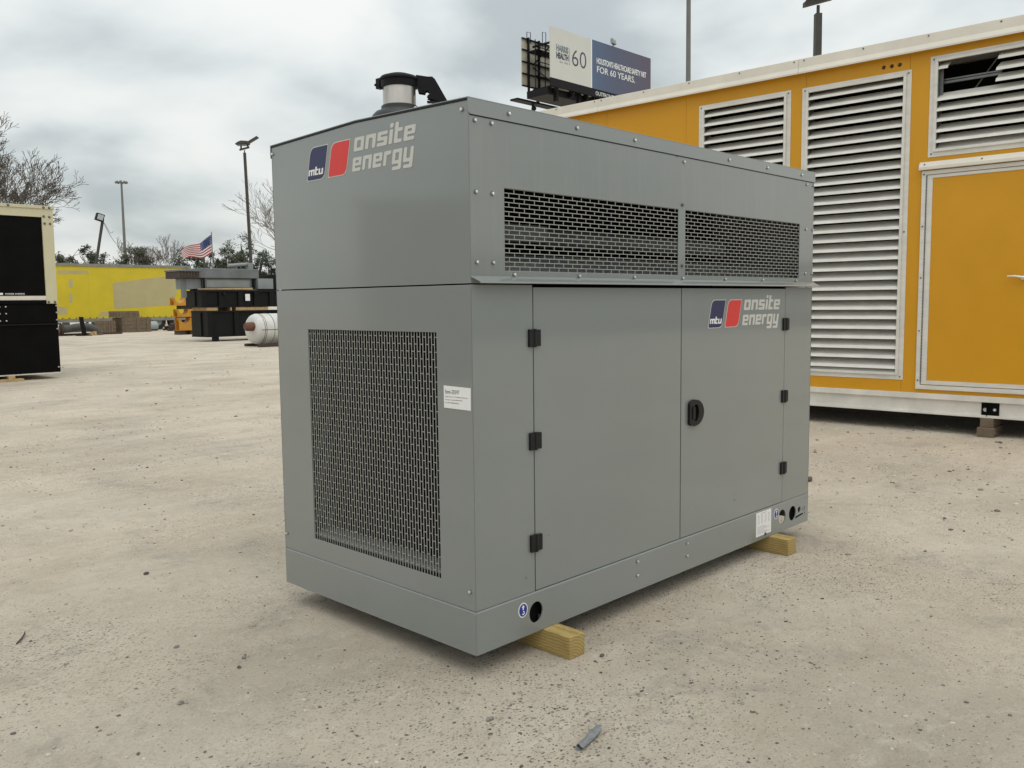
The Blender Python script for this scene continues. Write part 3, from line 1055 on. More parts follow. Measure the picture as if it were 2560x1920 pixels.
# counterweight arm: two cheek plates joined by a web, pointing to the right
e1 = Vector((0.718, -0.696, 0))
e2 = Vector((0, 0, 1))
e3 = Vector((-0.696, -0.718, 0))
FA = Frame(Vector((EX, EY, 0)), e1, e2, e3)
arm = [(0.070, 2.272), (0.138, 2.262), (0.146, 2.256), (0.198, 2.164), (0.192, 2.160), (0.112, 2.182), (0.115, 2.191), (0.122, 2.196), (0.120, 2.206), (0.112, 2.211),
       (0.106, 2.208), (0.104, 2.200), (0.078, 2.204), (0.074, 2.22)]
b = MB()
b.plate(FA, arm, [circ(0.098, 2.2085, 0.0032, 8)], 0.020, 0.017)
b.plate(FA, arm, [], -0.017, -0.020)
b.fbox(FA, 0.112, 0.1945, 2.1665, 2.1705, -0.0168, 0.0168)
b.add([FA(0.138, 2.262, -0.0168), FA(0.138, 2.262, 0.0168), FA(0.198, 2.164, 0.0168), FA(0.198, 2.164, -0.0168),
       FA(0.134, 2.259, -0.0168), FA(0.134, 2.259, 0.0168), FA(0.194, 2.161, 0.0168), FA(0.194, 2.161, -0.0168)],
      [(0, 1, 2, 3), (7, 6, 5, 4), (0, 4, 5, 1), (1, 5, 6, 2), (2, 6, 7, 3), (3, 7, 4, 0)])
b.fbox(FA, 0.066, 0.137, 2.262, 2.266, -0.0166, 0.0166)
b.build('counterweight_arm', 'black_iron', rc)

# ---- timbers under the generator
for i, (x, y0, lab) in enumerate(((0.357, -0.135, 'yellowish square timber under the grille end of the grey generator'),
                                  (2.166, -0.112, 'yellowish square timber under the far end of the grey generator'))):
    m = MB()
    y1 = GW + 0.12
    m.box(-0.045, 0.045, 0, y1 - y0, 0, ZB - 0.001)
    me_o = m.build('timber', 'timber', None, 0.005)
    me_o.location = (x + 0.045, y0, 0.0)
    tag(me_o, lab, 'timber', 'timbers under the generator')

# ------------------------------------------------------------------ the ochre power house (container)
P0 = Vector((7.18, 0.4, 0))
D_ = Vector((-0.04, 0.9992, 0)).normalized()
FC = Frame(P0, -D_, (0, 0, 1), Vector((-0.9992, -0.04, 0)).normalized())
con = thing('power_container', 'long ochre metal container with white louvres behind the grey generator', 'container', P0)
U0, U1 = -7.2, 2.1
ZC0, ZC1 = 0.345, 3.80
seams = [U0, -5.6, -4.45, -3.296, -1.821, -0.752, 1.20, U1]
L1 = (-3.12, -1.99, 1.95, 3.624)
L2 = (-1.862, -0.735, 0.515, 3.618)
L3 = (-0.560, 0.60, 2.735, 3.703)
fr = 0.073
inner = lambda l: (l[0] + fr, l[1] - fr, l[2] + fr, l[3] - fr * 0.8)
rect = lambda l: [(l[0], l[2]), (l[1], l[2]), (l[1], l[3]), (l[0], l[3])]
for i in range(len(seams) - 1):
    a, c = seams[i] + 0.0012, seams[i + 1] - 0.0012
    holes = []
    for l in (L1, L2, L3):
        if l[0] + fr > a - 0.01 and l[1] - fr < c + 0.01:
            q = inner(l)
            holes.append(rect((max(q[0] - 0.02, a + 0.004), min(q[1] + 0.02, c - 0.004), q[2] - 0.02, q[3] + 0.02)))
    if a < -1.0 < c:
        holes += [circ(-1.012, 3.686, 0.021, 16), circ(-0.933, 3.684, 0.021, 16), circ(-0.856, 3.685, 0.021, 16)]
    MB().plate(FC, [(a, ZC0), (c, ZC0), (c, ZC1), (a, ZC1)], holes, 0.0, -0.03).build('wall_panel', 'ochre', con)
# shell behind the front wall
MB().fbox(FC, U0, U1, ZC0, ZC1 - 0.01, -2.60, -2.57).build('back_wall', 'ochre', con)
MB().fbox(FC, U0, U0 + 0.03, ZC0, ZC1 - 0.01, -2.569, -0.032).build('end_wall', 'ochre', con)
MB().fbox(FC, U1 - 0.03, U1, ZC0, ZC1 - 0.01, -2.569, -0.032).build('end_wall', 'ochre', con)
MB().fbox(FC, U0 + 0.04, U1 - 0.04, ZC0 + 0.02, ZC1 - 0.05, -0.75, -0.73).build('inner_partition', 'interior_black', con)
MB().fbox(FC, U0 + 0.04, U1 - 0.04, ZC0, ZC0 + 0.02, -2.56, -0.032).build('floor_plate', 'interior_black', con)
MB().add([FC(U0 - 0.03, 3.905, 0.004), FC(U1 + 0.03, 3.905, 0.004), FC(U1 + 0.03, 3.97, -1.3), FC(U0 - 0.03, 3.97, -1.3), FC(U1 + 0.03, 3.905, -2.63), FC(U0 - 0.03, 3.905, -2.63),
          FC(U0 - 0.03, 3.78, -0.035), FC(U1 + 0.03, 3.78, -0.035), FC(U1 + 0.03, 3.78, -2.63), FC(U0 - 0.03, 3.78, -2.63)],
         [(0, 1, 2, 3), (3, 2, 4, 5), (6, 9, 8, 7), (5, 4, 8, 9), (0, 3, 5, 9, 6), (1, 7, 8, 4, 2), (0, 6, 7, 1)]).build('roof', 'cream_trim', con)
# roof-edge trim in lengths, folded outwards at the bottom
tb = [U0 - 0.03, -4.534, -1.881, 0.77, U1 + 0.03]
pf = [(0.066, 3.918), (0.070, 3.914), (0.072, 3.822), (0.092, 3.775), (0.091, 3.759), (0.085, 3.757), (0.066, 3.80), (0.006, 3.81), (0.006, 3.916)]
for i in range(len(tb) - 1):
    a, c = tb[i] + 0.0015, tb[i + 1] - 0.0015
    o_ = rnd.uniform(0, 0.002)
    v = [FC(a, z, n + o_) for n, z in pf] + [FC(c, z, n + o_) for n, z in pf]
    m_ = len(pf)
    MB().add(v, [tuple(range(m_)), tuple(range(2 * m_ - 1, m_ - 1, -1))] + [(j, (j + 1) % m_, (j + 1) % m_ + m_, j + m_) for j in range(m_)]).build('roof_trim', 'cream_trim', con)
for u in (-5.85, -5.22, -4.594, -4.486, -3.85, -3.219, -2.575, -1.933, -1.823, -1.196, -0.568, 0.066, 0.71, 0.83, 1.45):
    bolt(con, FC(u, 3.894, 0.0715), FC.n, 'dark')
# bottom rail and skid beam
MB().fbox(FC, U0, U1, 0.336, 0.391, 0.001, 0.034).build('bottom_rail', 'skid_white', con, 0.002)
MB().fbox(FC, U0, U1, 0.209, 0.3355, -0.03, 0.004).build('skid_web', 'skid_white', con)
MB().fbox(FC, U0, U1, 0.183, 0.2088, -0.11, 0.030).build('skid_flange', 'skid_white', con, 0.003)
MB().fbox(FC, U0, U1, 0.183, 0.336, -2.55, -2.45).build('skid_beam', 'skid_white', con)
for u in (-6, -4.4, -2.8, -1.2, 0.4, 1.9):
    MB().fbox(FC, u, u + 0.08, 0.2, 0.336, -2.44, -0.12).build('cross_member', 'skid_white', con)
for u in (-5.4, 0.088):
    lg = MB().plate(FC, rrect(u - 0.078, 0.197, u + 0.078, 0.330, 0.004), [circ(u - 0.045, 0.262, 0.02, 16)], 0.012, 0.005).build('lifting_lug', 'gloss_black', con, 0.002)
    MB().plate(FC, [(u - 0.03, 0.199), (u - 0.022, 0.199), (u - 0.022, 0.329), (u - 0.03, 0.329)], [], 0.032, 0.0122).build('lug_rib', 'gloss_black', lg)
    bolt(con, FC(u + 0.04, 0.265, 0.012), FC.n, 'big')


def slat(u0, u1, z, parent, jag=0.0):
    """Rain louvre blade: upright lip below, sloping inwards and up."""
    z += rnd.uniform(-0.0022, 0.0022)
    pf = [(0.026, z), (0.009, z + 0.032), (0.001, z + 0.032), (-0.112, z + 0.099), (-0.114, z + 0.096), (0.0, z + 0.029), (0.0065, z + 0.029), (0.022, z)]
    v = [FC(u0 + (rnd.uniform(-jag, jag) if jag else 0), zz, n) for n, zz in pf] + [FC(u1 + (rnd.uniform(-jag, jag) if jag else 0), zz, n) for n, zz in pf]
    m_ = len(pf)
    return MB().add(v, [tuple(range(m_)), tuple(range(2 * m_ - 1, m_ - 1, -1))] + [(j, (j + 1) % m_, (j + 1) % m_ + m_, j + m_) for j in range(m_)]).build('slat', 'louvre_alu', parent)


def louvre(l, zs, broken=False):
    q = inner(l)
    o = MB()
    # mitred frame: left, right, top, bottom with a raised inner bead
    f = MB().plate(FC, rect(l), [rect(q)], 0.006, 0.0008).build('louvre', 'aluminium', con)
    bd = 0.027
    s = MB()
    s.fbox(FC, q[0] - bd, q[0], q[2] - bd, q[3] + bd, 0.0062, 0.026)
    s.build('frame_bead', 'aluminium', f, 0.002)
    s = MB()
    s.fbox(FC, q[1], q[1] + bd, q[2] - bd, q[3] + bd, 0.0062, 0.026)
    s.build('frame_bead', 'aluminium', f, 0.002)
    s = MB()
    s.fbox(FC, q[0] + 0.0005, q[1] - 0.0005, q[3], q[3] + bd, 0.0062, 0.026)
    s.build('frame_bead', 'aluminium', f, 0.002)
    s = MB()
    s.fbox(FC, q[0] + 0.0005, q[1] - 0.0005, q[2] - bd, q[2], 0.0062, 0.026)
    s.build('frame_bead', 'aluminium', f, 0.002)
    for uu in (q[0] - 0.004, q[1] + 0.001):
        MB().fbox(FC, uu, uu + 0.003, q[2], q[3], -0.15, 0.0).build('cheek', 'dull_steel', f)  # darker steel stands in for the shade on the cheeks
    for z in zs:
        if broken and z > 3.33:
            if z > 3.5:
                slat(q[0], -0.405, z, f, 0.012)
            slat(0.035 + rnd.uniform(-0.01, 0.012), q[1], z, f, 0.010)
        else:
            slat(q[0], q[1], z, f)
    MB().add([FC(q[0], q[2], 0.004), FC(q[1], q[2], 0.004), FC(q[1], q[2] + 0.07, -0.095), FC(q[0], q[2] + 0.07, -0.095), FC(q[0], q[2] - 0.003, 0.002), FC(q[1], q[2] - 0.003, 0.002), FC(q[1], q[2] + 0.067, -0.097), FC(q[0], q[2] + 0.067, -0.097)],
             [(0, 1, 2, 3), (7, 6, 5, 4), (0, 4, 5, 1), (1, 5, 6, 2), (2, 6, 7, 3), (3, 7, 4, 0)]).build('sill_blade', 'louvre_alu', f)
    for u in (l[0] + 0.03, l[1] - 0.03):
        for z in (l[2] + 0.03, l[3] - 0.03):
            bolt(f, FC(u, z, 0.006), FC.n, 'dark', 'screw')
    return f


zs2 = [0.626 + 0.1018 * k for k in range(29)]
louvre(L1, [z for z in zs2 if z > 1.98])
lv2 = louvre(L2, zs2)
bolt(lv2, FC(-0.765, 2.02, 0.006), FC.n, 'dark', 'screw')
l3 = louvre(L3, [2.863 + 0.1010 * k for k in range(8)], True)
# torn insect screen and bracing inside the broken louvre
MB().fbox(FC, -0.48, 0.05, 3.478, 3.492, -0.12, -0.09).build('inner_brace', 'dull_steel', l3)
MB().fbox(FC, -0.48, 0.05, 3.448, 3.470, -0.12, -0.09).build('inner_brace', 'dull_steel', l3)
MB().tube([FC(-0.22, 3.36, -0.2), FC(0.0, 3.66, -0.2)], 0.007, 6).build('inner_rod', 'dull_steel', l3)
MB().fbox(FC, -0.486, -0.455, 3.33, 3.62, -0.06, -0.052).build('inner_post', 'dull_steel', l3)

# door, frame, hood
dr = MB().plate(FC, rect((-0.605, 0.86, 0.430, 2.604)), [rect((-0.563, 0.82, 0.472, 2.566))], 0.022, 0.001).build('door_frame', 'aluminium', con, 0.002)
dl = MB().plate(FC, rect((-0.556, 0.813, 0.479, 2.560)), [rect((-0.503, 0.76, 0.520, 2.530))], 0.017, 0.0008).build('door_edge', 'aluminium', con, 0.002)
door = MB().plate(FC, rect((-0.5025, 0.7595, 0.5205, 2.5295)), [], 0.010, 0.0008).build('door', 'ochre', con)
hg = MB()
for i in range(64):
    z = 0.50 + i * 0.0322
    hg.tube([FC(-0.5595, z, 0.020), FC(-0.5595, z + 0.029, 0.020)], 0.0065, 8)
hg.build('piano_hinge', 'dull_steel', con)['kind'] = 'stuff'
for z in (0.52, 1.02, 1.55, 2.06, 2.57):
    bolt(dr, FC(-0.585, z, 0.022), FC.n, 'dark', 'screw')
hv = [(0.004, 2.612), (0.060, 2.612), (0.060, 2.640), (0.030, 2.690), (0.004, 2.690)]
v = [FC(-0.626, z, n) for n, z in hv] + [FC(0.88, z, n) for n, z in hv]
hood = MB().add(v, [(0, 1, 2, 3, 4), (9, 8, 7, 6, 5)] + [(j, (j + 1) % 5, (j + 1) % 5 + 5, j + 5) for j in range(5)]).build('door_hood', 'cream_trim', con, 0.002)
for u in (-0.575, -0.06, 0.5):
    bolt(hood, FC(u, 2.664, 0.046), FC.n, 'dark', 'screw')
h = MB().tube([FC(0.33, 1.53, 0.012), FC(0.33, 1.53, 0.05)], 0.022, 14)
h.tube([FC(0.34, 1.532, 0.048), FC(0.26, 1.545, 0.055), FC(0.196, 1.546, 0.055)], [0.014, 0.011, 0.006], 10)
h.build('door_handle', 'zinc', con, smooth=True)

# blocks under the container
for i, (z0, z1, a, w, o0, o1, lab) in enumerate(((0.0, 0.092, 0.045, 0.15, -0.28, 0.075, 'brown wooden block on the gravel, lower of two under the ochre container'),
                                                 (0.093, 0.182, 0.045, 0.115, -0.26, 0.035, 'brown wooden block, upper of two under the ochre container'))):
    m = MB().fbox(FC, a - w / 2 + 0.02, a + w / 2 + 0.02, z0, z1, o0, o1)
    tag(m.build('wood_block', 'old_wood', None, 0.004), lab, 'block', 'blocks under the container')

# ------------------------------------------------------------------ cream and black enclosure on the left
enc = thing('generator_enclosure', 'cream framed black generator enclosure at the left edge of the yard', 'generator', (2.2, 15.7, 0.0))
Y0 = 15.7
FQ = Frame((0, Y0, 0), (1, 0, 0), (0, 0, 1), (0, -1, 0))
MB().box(0.6, 3.947, Y0, Y0 + 3.2, 0.125, 1.04).build('lower_housing', 'gloss_black', enc, 0.01)
MB().box(0.6, 3.949, Y0 + 0.004, Y0 + 3.2, 1.055, 1.43).build('upper_housing', 'gloss_black', enc, 0.01)
MB().box(0.6, 3.99, Y0 - 0.03, Y0 + 3.1, 1.03, 1.056).build('ledge', 'black_iron', enc)
MB().box(0.58, 3.955, Y0 + 0.01, Y0 + 3.2, 0.10, 0.1245).build('bottom_rail', 'skid_white', enc)
MB().plate(FQ, [(0.62, 1.432), (3.955, 1.432), (3.968, 3.2), (0.62, 3.2)], [[(0.9, 1.49), (3.762, 1.49), (3.766, 3.045), (0.9, 3.045)]], 0.012, -0.05).build('cream_frame', 'cream_paint', enc, 0.004)
MB().box(0.63, 3.95, Y0 + 0.055, Y0 + 3.18, 1.433, 3.2).build('hood_box', 'cream_paint', enc)
MB().box(0.9, 3.764, Y0 + 0.02, Y0 + 0.05, 1.585, 3.045).build('black_panel', 'gloss_black', enc)
MB().plate(FQ, [(0.9, 1.497), (3.762, 1.497), (3.762, 1.575), (0.9, 1.565)], [], 0.004, -0.05).build('tan_strip', 'cream_trim', enc)
MB().plate(FQ, [(0.9, 1.432), (3.76, 1.432), (3.76, 1.496), (0.9, 1.496)], [], 0.016, -0.04).build('black_strip', 'gloss_black', enc)
MB().add([(0.58, Y0 - 0.03, 3.2), (3.99, Y0 - 0.03, 3.2), (3.99, Y0 + 3.25, 3.2), (0.58, Y0 + 3.25, 3.2), (0.58, Y0 - 0.03, 3.258), (3.985, Y0 - 0.03, 3.258), (3.985, Y0 + 3.25, 3.258), (0.58, Y0 + 3.25, 3.258)],
         [(0, 3, 2, 1), (4, 5, 6, 7), (0, 1, 5, 4), (1, 2, 6, 5), (2, 3, 7, 6), (3, 0, 4, 7)]).build('roof_cap', 'cream_paint', enc, 0.006)
text_part('panel_lettering', 'POWER SYSTEMS', FQ, 3.075, 3.40, 1.598, 1.628, 'decal_white', enc, -0.0185, 0.01)
MB().plate(FQ, [(2.96, 1.594), (3.035, 1.594), (3.035, 1.632), (2.96, 1.632)], [], -0.0185, -0.0198).build('panel_mark', 'decal_white', enc)
for x, z in ((3.80, 3.225), (3.90, 3.225), (3.20, 3.228)):
    bolt(enc, (x, Y0 - 0.03, z), (0, -1, 0), 'far')
for x, z in ((3.80, 3.06), (3.90, 3.055), (3.81, 2.93), (3.905, 2.93), (3.80, 1.46), (3.91, 1.46)):
    bolt(enc, (x, Y0 - 0.012, z), (0, -1, 0), 'far')
for x in (2.955, 3.06):
    for z in (1.377, 1.25, 1.118):
        bolt(enc, (x, Y0 + 0.004, z), (0, -1, 0), 'big')
for x, z in ((3.925, 0.95), (3.91, 0.22), (3.93, 1.39), (3.93, 1.26), (3.93, 1.12)):
    bolt(enc, (x, Y0 + (0.004 if z > 1.05 else 0), z), (0, -1, 0), 'big')
wb = MB().box(2.85, 3.26, Y0 - 0.12, Y0 + 0.5, 0.0, 0.045)
tag(wb.build('wood_board', 'plank_wood', None, 0.004), 'pale flat board on the ground under the cream and black enclosure', 'board')
wb = MB().box(3.02, 3.13, Y0 - 0.06, Y0 + 0.3, 0.0455, 0.0995)
tag(wb.build('wood_block', 'plank_wood', None, 0.004), 'small pale wooden block on the board under the cream and black enclosure', 'block')
cc = MB()
for i in range(5):
    cc.tube([(2.78 + 0.02 * i, Y0 + 0.1, 0.012 + 0.013 * i), (2.86, Y0 - 0.05 - 0.01 * i, 0.03 + 0.01 * i), (2.95 - 0.015 * i, Y0 + 0.08, 0.012 + 0.013 * i)], 0.012, 6)
tag(cc.build('cable_coil', 'black_plastic', None, smooth=True), 'short black cable ends lying beside the board under the left enclosure', 'cable')

# ------------------------------------------------------------------ yellow semi-trailer
TY = 48.0
tr = thing('trailer', 'yellow box trailer with faded tan patches parked across the back of the yard', 'trailer', (15.0, TY, 0))
FT = Frame((0, TY, 0), (1, 0, 0), (0, 0, 1), (0, -1, 0))
MB().box(6.0, 22.4, TY + 0.02, TY + 2.5, 0.70, 3.60).build('box_body', 'trailer_yellow', tr)
k = 0
x = 6.0
while x < 22.39:
    x2 = min(x + 1.17, 22.4)
    MB().plate(FT, [(x + 0.0015, 0.725), (x2 - 0.0015, 0.725), (x2 - 0.0015, 3.57), (x + 0.0015, 3.57)], [], 0.002, -0.018).build('side_panel', 'trailer_yellow', tr)
    x = x2
MB().box(5.98, 22.42, TY - 0.05, TY + 2.55, 3.572, 3.72).build('top_rail', 'rail_grey', tr)
MB().box(5.98, 22.42, TY - 0.04, TY + 2.5, 0.54, 0.722).build('bottom_rail', 'rail_grey', tr)
for pts in ([(17.82, 1.24), (21.25, 1.42), (21.75, 3.13), (21.1, 3.12), (17.81, 2.68)], [(14.95, 3.13), (16.54, 3.16), (16.5, 3.34), (14.95, 3.33)],
            [(15.48, 2.45), (15.68, 2.43), (15.70, 2.86), (15.5, 2.88)], [(15.45, 1.62), (15.62, 1.60), (15.64, 2.1), (15.5, 2.12)], [(14.7, 0.95), (15.35, 0.98), (15.3, 1.35), (14.9, 1.42), (14.6, 1.3)],
            [(16.9, 0.82), (17.7, 0.86), (17.6, 1.05), (17.1, 1.08)]):
    MB().plate(FT, rounded(pts, 0.06, 3), [], 0.0055, 0.0022).build('paint_patch', 'trailer_tan', tr)
rv = MB()
for i in range(46):
    xx = 6.2 + i * 0.355
    rv.fbox(FT, xx - 0.02, xx + 0.02, 0.735, 0.79, 0.0025, 0.03)
rv.build('lower_rivets', 'dark_rust', tr)['kind'] = 'stuff'
for xx in (8.0, 9.3, 20.3, 21.5):
    w = MB().cyl((xx, TY + 0.1, 0.5), (xx, TY + 0.45, 0.5), 0.5, 24).build('wheel', 'tyre', tr, smooth=True)
    MB().cyl((xx, TY + 0.09, 0.5), (xx, TY + 0.099, 0.5), 0.26, 20).build('rim', 'rail_grey', w, smooth=True)
MB().box(18.9, 19.05, TY + 0.2, TY + 0.35, 0.0, 0.54).build('landing_leg', 'rail_grey', tr)

# ------------------------------------------------------------------ scrap along the trailer
vp = thing('pipe_elbow', 'dark grey bent pipe with flange lying before the yellow trailer', 'pipe', (13.7, 41.8, 0))
pts = [(12.95, 41.9, 0.32), (13.25, 41.9, 0.34), (13.6, 41.9, 0.40), (13.95, 41.9, 0.42), (14.25, 41.9, 0.36), (14.48, 41.9, 0.22), (14.56, 41.9, 0.04)]
MB().tube(pts, 0.185, 16).build('pipe', 'pipe_grey', vp, smooth=True)
MB().cyl((12.88, 41.9, 0.32), (12.95, 41.9, 0.32), 0.28, 20).build('flange', 'dark_rust', vp, smooth=True)
MB().box(14.3, 14.7, 41.65, 42.1, 0.0, 0.07).build('foot', 'old_wood', vp)
pv = thing('valve_assembly', 'rusty red valve with handwheel on the ground left of the bent pipe', 'valve', (12.6, 41.9, 0))
MB().tube([(12.35, 41.9, 0.22), (12.8, 41.9, 0.22)], [0.16, 0.16], 14).build('valve_body', 'rust', pv, smooth=True)
MB().tube([(12.6, 41.9, 0.3), (12.6, 41.9, 0.56)], [0.07, 0.05], 10).build('valve_stem', 'dark_rust', pv, smooth=True)
MB().tube([(12.6 + 0.16 * math.cos(q), 41.9 + 0.16 * math.sin(q), 0.56) for q in [2 * math.pi * i / 16 for i in range(17)]], 0.02, 6).build('handwheel', 'rust', pv, smooth=True)
pp = MB().add([(13.62, 41.2, 0), (13.80, 41.2, 0), (13.66, 41.2, 0.90), (13.50, 41.2, 0.90), (13.62, 41.32, 0), (13.80, 41.32, 0), (13.66, 41.32, 0.90), (13.50, 41.32, 0.90)],
              [(0, 1, 2, 3), (7, 6, 5, 4), (0, 4, 5, 1), (1, 5, 6, 2), (2, 6, 7, 3), (3, 7, 4, 0)])
pp.box(13.38, 13.98, 41.05, 41.45, 0, 0.03)
tag(pp.build('steel_post', 'black_iron', None), 'leaning dark steel post standing before the bent pipe', 'post')
tag(MB().box(12.2, 15.9, 42.3, 42.42, 0.0, 0.10).build('steel_rail', 'dark_rust', None), 'long low rusty rail lying behind the bent pipe', 'rail')
for i, (x, lab) in enumerate(((13.98, 'short pale wooden chock by the bent pipe, left one'), (14.13, 'short pale wooden chock by the bent pipe, right one'))):
    tag(MB().box(x, x + 0.12, 41.2, 41.5, 0, 0.14 + 0.05 * i).build('wood_chock', 'plank_wood', None, 0.005), lab, 'chock', 'chocks by the bent pipe')


def crate(x0, x1, y0, y1, z0, z1, label, nb, tilt=0.0):
    c = thing('wooden_crate', label, 'crate', ((x0 + x1) / 2, (y0 + y1) / 2, z0), 'wooden crates before the trailer')
    h = (z1 - z0) / nb
    for i in range(nb):
        MB().box(x0 + rnd.uniform(-.015, .015), x1 + rnd.uniform(-.015, .015), y0, y0 + 0.03, z0 + i * h + 0.008, z0 + (i + 1) * h - 0.008).build('plank', 'old_wood', c)
        MB().box(x0, x0 + 0.03, y0 + 0.031, y1, z0 + i * h + 0.008, z0 + (i + 1) * h - 0.008).build('plank', 'old_wood', c)
    for xx in (x0 + 0.12, (x0 + x1) / 2, x1 - 0.24):
        MB().box(xx, xx + 0.1, y0 - 0.03, y0 - 0.001, z0, z1).build('batten', 'old_wood', c)
    MB().box(x0 + 0.032, x1, y0 + 0.031, y1, z0, z1 - 0.002).build('crate_body', 'old_wood', c)
    return c


crate(16.82, 18.33, 44.5, 45.8, 0.0, 0.78, 'brown wooden crate on the ground under a smaller crate before the trailer', 4)
crate(16.60, 17.77, 44.6, 45.7, 0.80, 1.12, 'low brown wooden crate stacked on the big crate before the trailer', 2)
crate(15.75, 16.50, 44.6, 45.4, 0.0, 0.64, 'dark wooden crate left of the stacked crates, behind the bent pipe', 3)
bt_ = thing('pale_tank', 'pale blue grey tank end under the trailer, right of the stacked crates', 'tank', (18.85, 46.2, 0))
MB().tube([(18.55, 46.3, 0.27), (18.6, 46.3, 0.27), (19.4, 46.3, 0.27), (19.45, 46.3, 0.27)], [0.2, 0.26, 0.26, 0.2], 16).build('tank_shell', 'blue_tank', bt_, smooth=True)
MB().box(18.6, 19.4, 46.1, 46.5, 0.0, 0.05).build('skid', 'dark_rust', bt_)
rp = thing('rusty_pipe_pile', 'small pile of rusty pipes on the ground before the orange cradles', 'pipes', (19.7, 44.8, 0))
for i in range(9):
    r = 0.055 + 0.02 * (i % 3)
    y = 44.6 + 0.16 * (i % 4)
    z = 0.08 + 0.13 * (i // 4)
    x = 19.25 + 0.09 * (i % 3)
    MB().tube([(x, y, z), (x + 0.5, y + 0.03, z + 0.03), (x + 1.1, y + 0.05, z + rnd.uniform(0.0, 0.1))], r, 10).build('pipe', 'rust' if i % 2 else 'dark_rust', rp, smooth=True)

# ------------------------------------------------------------------ orange cradles (three, stacked)
def cradle(x0, w, z0, z1, label):
    c = thing('pipe_cradle', label, 'cradle', (x0, 37.8, z0), 'orange cradles stacked beside the black skids')
    F = Frame((x0, 37.8, 0), (1, 0, 0), (0, 0, 1), (0, -1, 0))
    h = z1 - z0
    rr = min(h * 0.72, 0.25)
    cut = [(0.30 + rr * math.cos(q), z1 + 0.0 + rr * math.sin(q)) for q in [math.pi + math.pi * i / 14 for i in range(15)]]
    MB().plate(F, [(0, z0), (0.58, z0), (0.58, z1), *reversed(cut), (0, z1)], [], 0.0, -0.03).build('saddle_plate', 'orange_paint', c)
    MB().plate(F, [(0, z0), (0.58, z0), (0.58, z1), *reversed(cut), (0, z1)], [], -0.40, -0.43).build('saddle_plate', 'orange_paint', c)
    m = MB()
    for i in range(14):
        a, b2 = cut[i], cut[i + 1]
        m.add([F(*a, -0.031), F(*b2, -0.031), F(*b2, -0.399), F(*a, -0.399), F(a[0], a[1] - 0.012, -0.031), F(b2[0], b2[1] - 0.012, -0.031), F(b2[0], b2[1] - 0.012, -0.399), F(a[0], a[1] - 0.012, -0.399)],
              [(0, 1, 2, 3), (7, 6, 5, 4), (0, 4, 5, 1), (2, 6, 7, 3)])
    m.build('saddle_lining', 'orange_paint', c)
    MB().fbox(F, 0.59, w, z0, z1, -0.6, -0.02).build('beam', 'orange_paint', c)
    MB().fbox(F, -0.01, w, z0 - 0.02, z0 - 0.001, -0.6, 0.01).build('sole_plate', 'orange_paint', c)
    return c


cradle(16.74, 0.95, 0.22, 0.80, 'lowest orange steel cradle on dark feet beside the black skids')
cradle(16.68, 0.95, 0.86, 1.20, 'middle orange steel cradle in the stack beside the black skids')
cradle(16.53, 0.90, 1.40, 1.74, 'topmost orange steel cradle in the stack beside the black skids')
for x, lab in ((16.76, 'dark wooden block under the left foot of the lowest orange cradle'), (17.3, 'dark wooden block under the right foot of the lowest orange cradle')):
    tag(MB().box(x, x + 0.3, 37.85, 38.4, 0, 0.199).build('wood_block', 'dark_rust', None, 0.01), lab, 'block', 'blocks under the cradles')
tag(MB().box(16.9, 17.5, 37.9, 38.35, 1.205, 1.375).build('spacer_block', 'dark_rust', None, 0.01), 'dark spacer block between the two upper orange cradles', 'block')
tag(MB().box(16.8, 17.55, 37.95, 38.3, 0.805, 0.838).build('spacer_board', 'dark_rust', None, 0.004), 'thin dark spacer board on the lowest orange cradle', 'board')

# ------------------------------------------------------------------ black skid boxes
def skid_box(x0, x1, y0, y1, z0, z1, ribs, label, legs=()):
    s = thing('steel_skid', label, 'skid', ((x0 + x1) / 2, (y0 + y1) / 2, z0), 'black steel skids stacked in the yard')
    MB().box(x0, x1, y0 + 0.06, y1, z0, z1).build('skid_body', 'black_panel', s, 0.01)
    MB().box(x0 - 0.02, x1 + 0.02, y0 - 0.01, y1, z1 - 0.06, z1).build('top_rim', 'black_iron', s, 0.005)
    MB().box(x0 - 0.02, x1 + 0.02, y0 - 0.01, y1, z0 - 0.001, z0 + 0.05).build('bottom_rim', 'black_iron', s, 0.005)
    for r in ribs:
        MB().box(r, r + 0.20, y0 - 0.005, y0 + 0.059, z0 + 0.051, z1 - 0.061).build('rib', 'black_iron', s)
    for yy in (y0 + 0.45,):
        MB().box(x0 - 0.05, x0 - 0.001, yy, yy + 0.15, z0 + 0.051, z1 - 0.061).build('rib', 'black_iron', s)
    for l in legs:
        MB().box(l, l + 0.2, y0 + 0.02, y0 + 0.2, 0.0, z0 - 0.002).build('foot', 'black_iron', s)
    return s


lo = skid_box(13.66, 17.6, 28.9, 30.2, 0.17, 1.16, (13.66, 14.75, 15.95), 'lower black steel skid on feet behind the white silencer', (13.9, 16.6))
up = skid_box(13.46, 17.4, 28.9, 30.2, 1.29, 1.93, (13.46, 14.15, 14.95, 15.62, 16.3), 'upper black steel skid with a white paper label', ())
MB().box(15.24, 15.43, 28.87, 28.893, 1.53, 1.79).build('paper_label', 'decal_white', up)
for x in (14.35, 15.65):
    MB().tube([(x, 28.86, 1.80), (x, 28.80, 1.80)], 0.07, 12).build('lifting_eye', 'black_iron', up)
for x, w, lab in ((13.66, 0.5, 'left'), (14.62, 0.12, 'second'), (14.85, 0.55, 'third'), (15.35, 0.95, 'right')):
    tag(MB().box(x, x + w - 0.06, 28.92, 30.1, 1.1605, 1.288).build('spacer_timber', 'plank_wood', None, 0.004), 'pale spacer timber between the black skids, %s one' % lab, 'timber', 'spacer timbers between the black skids')
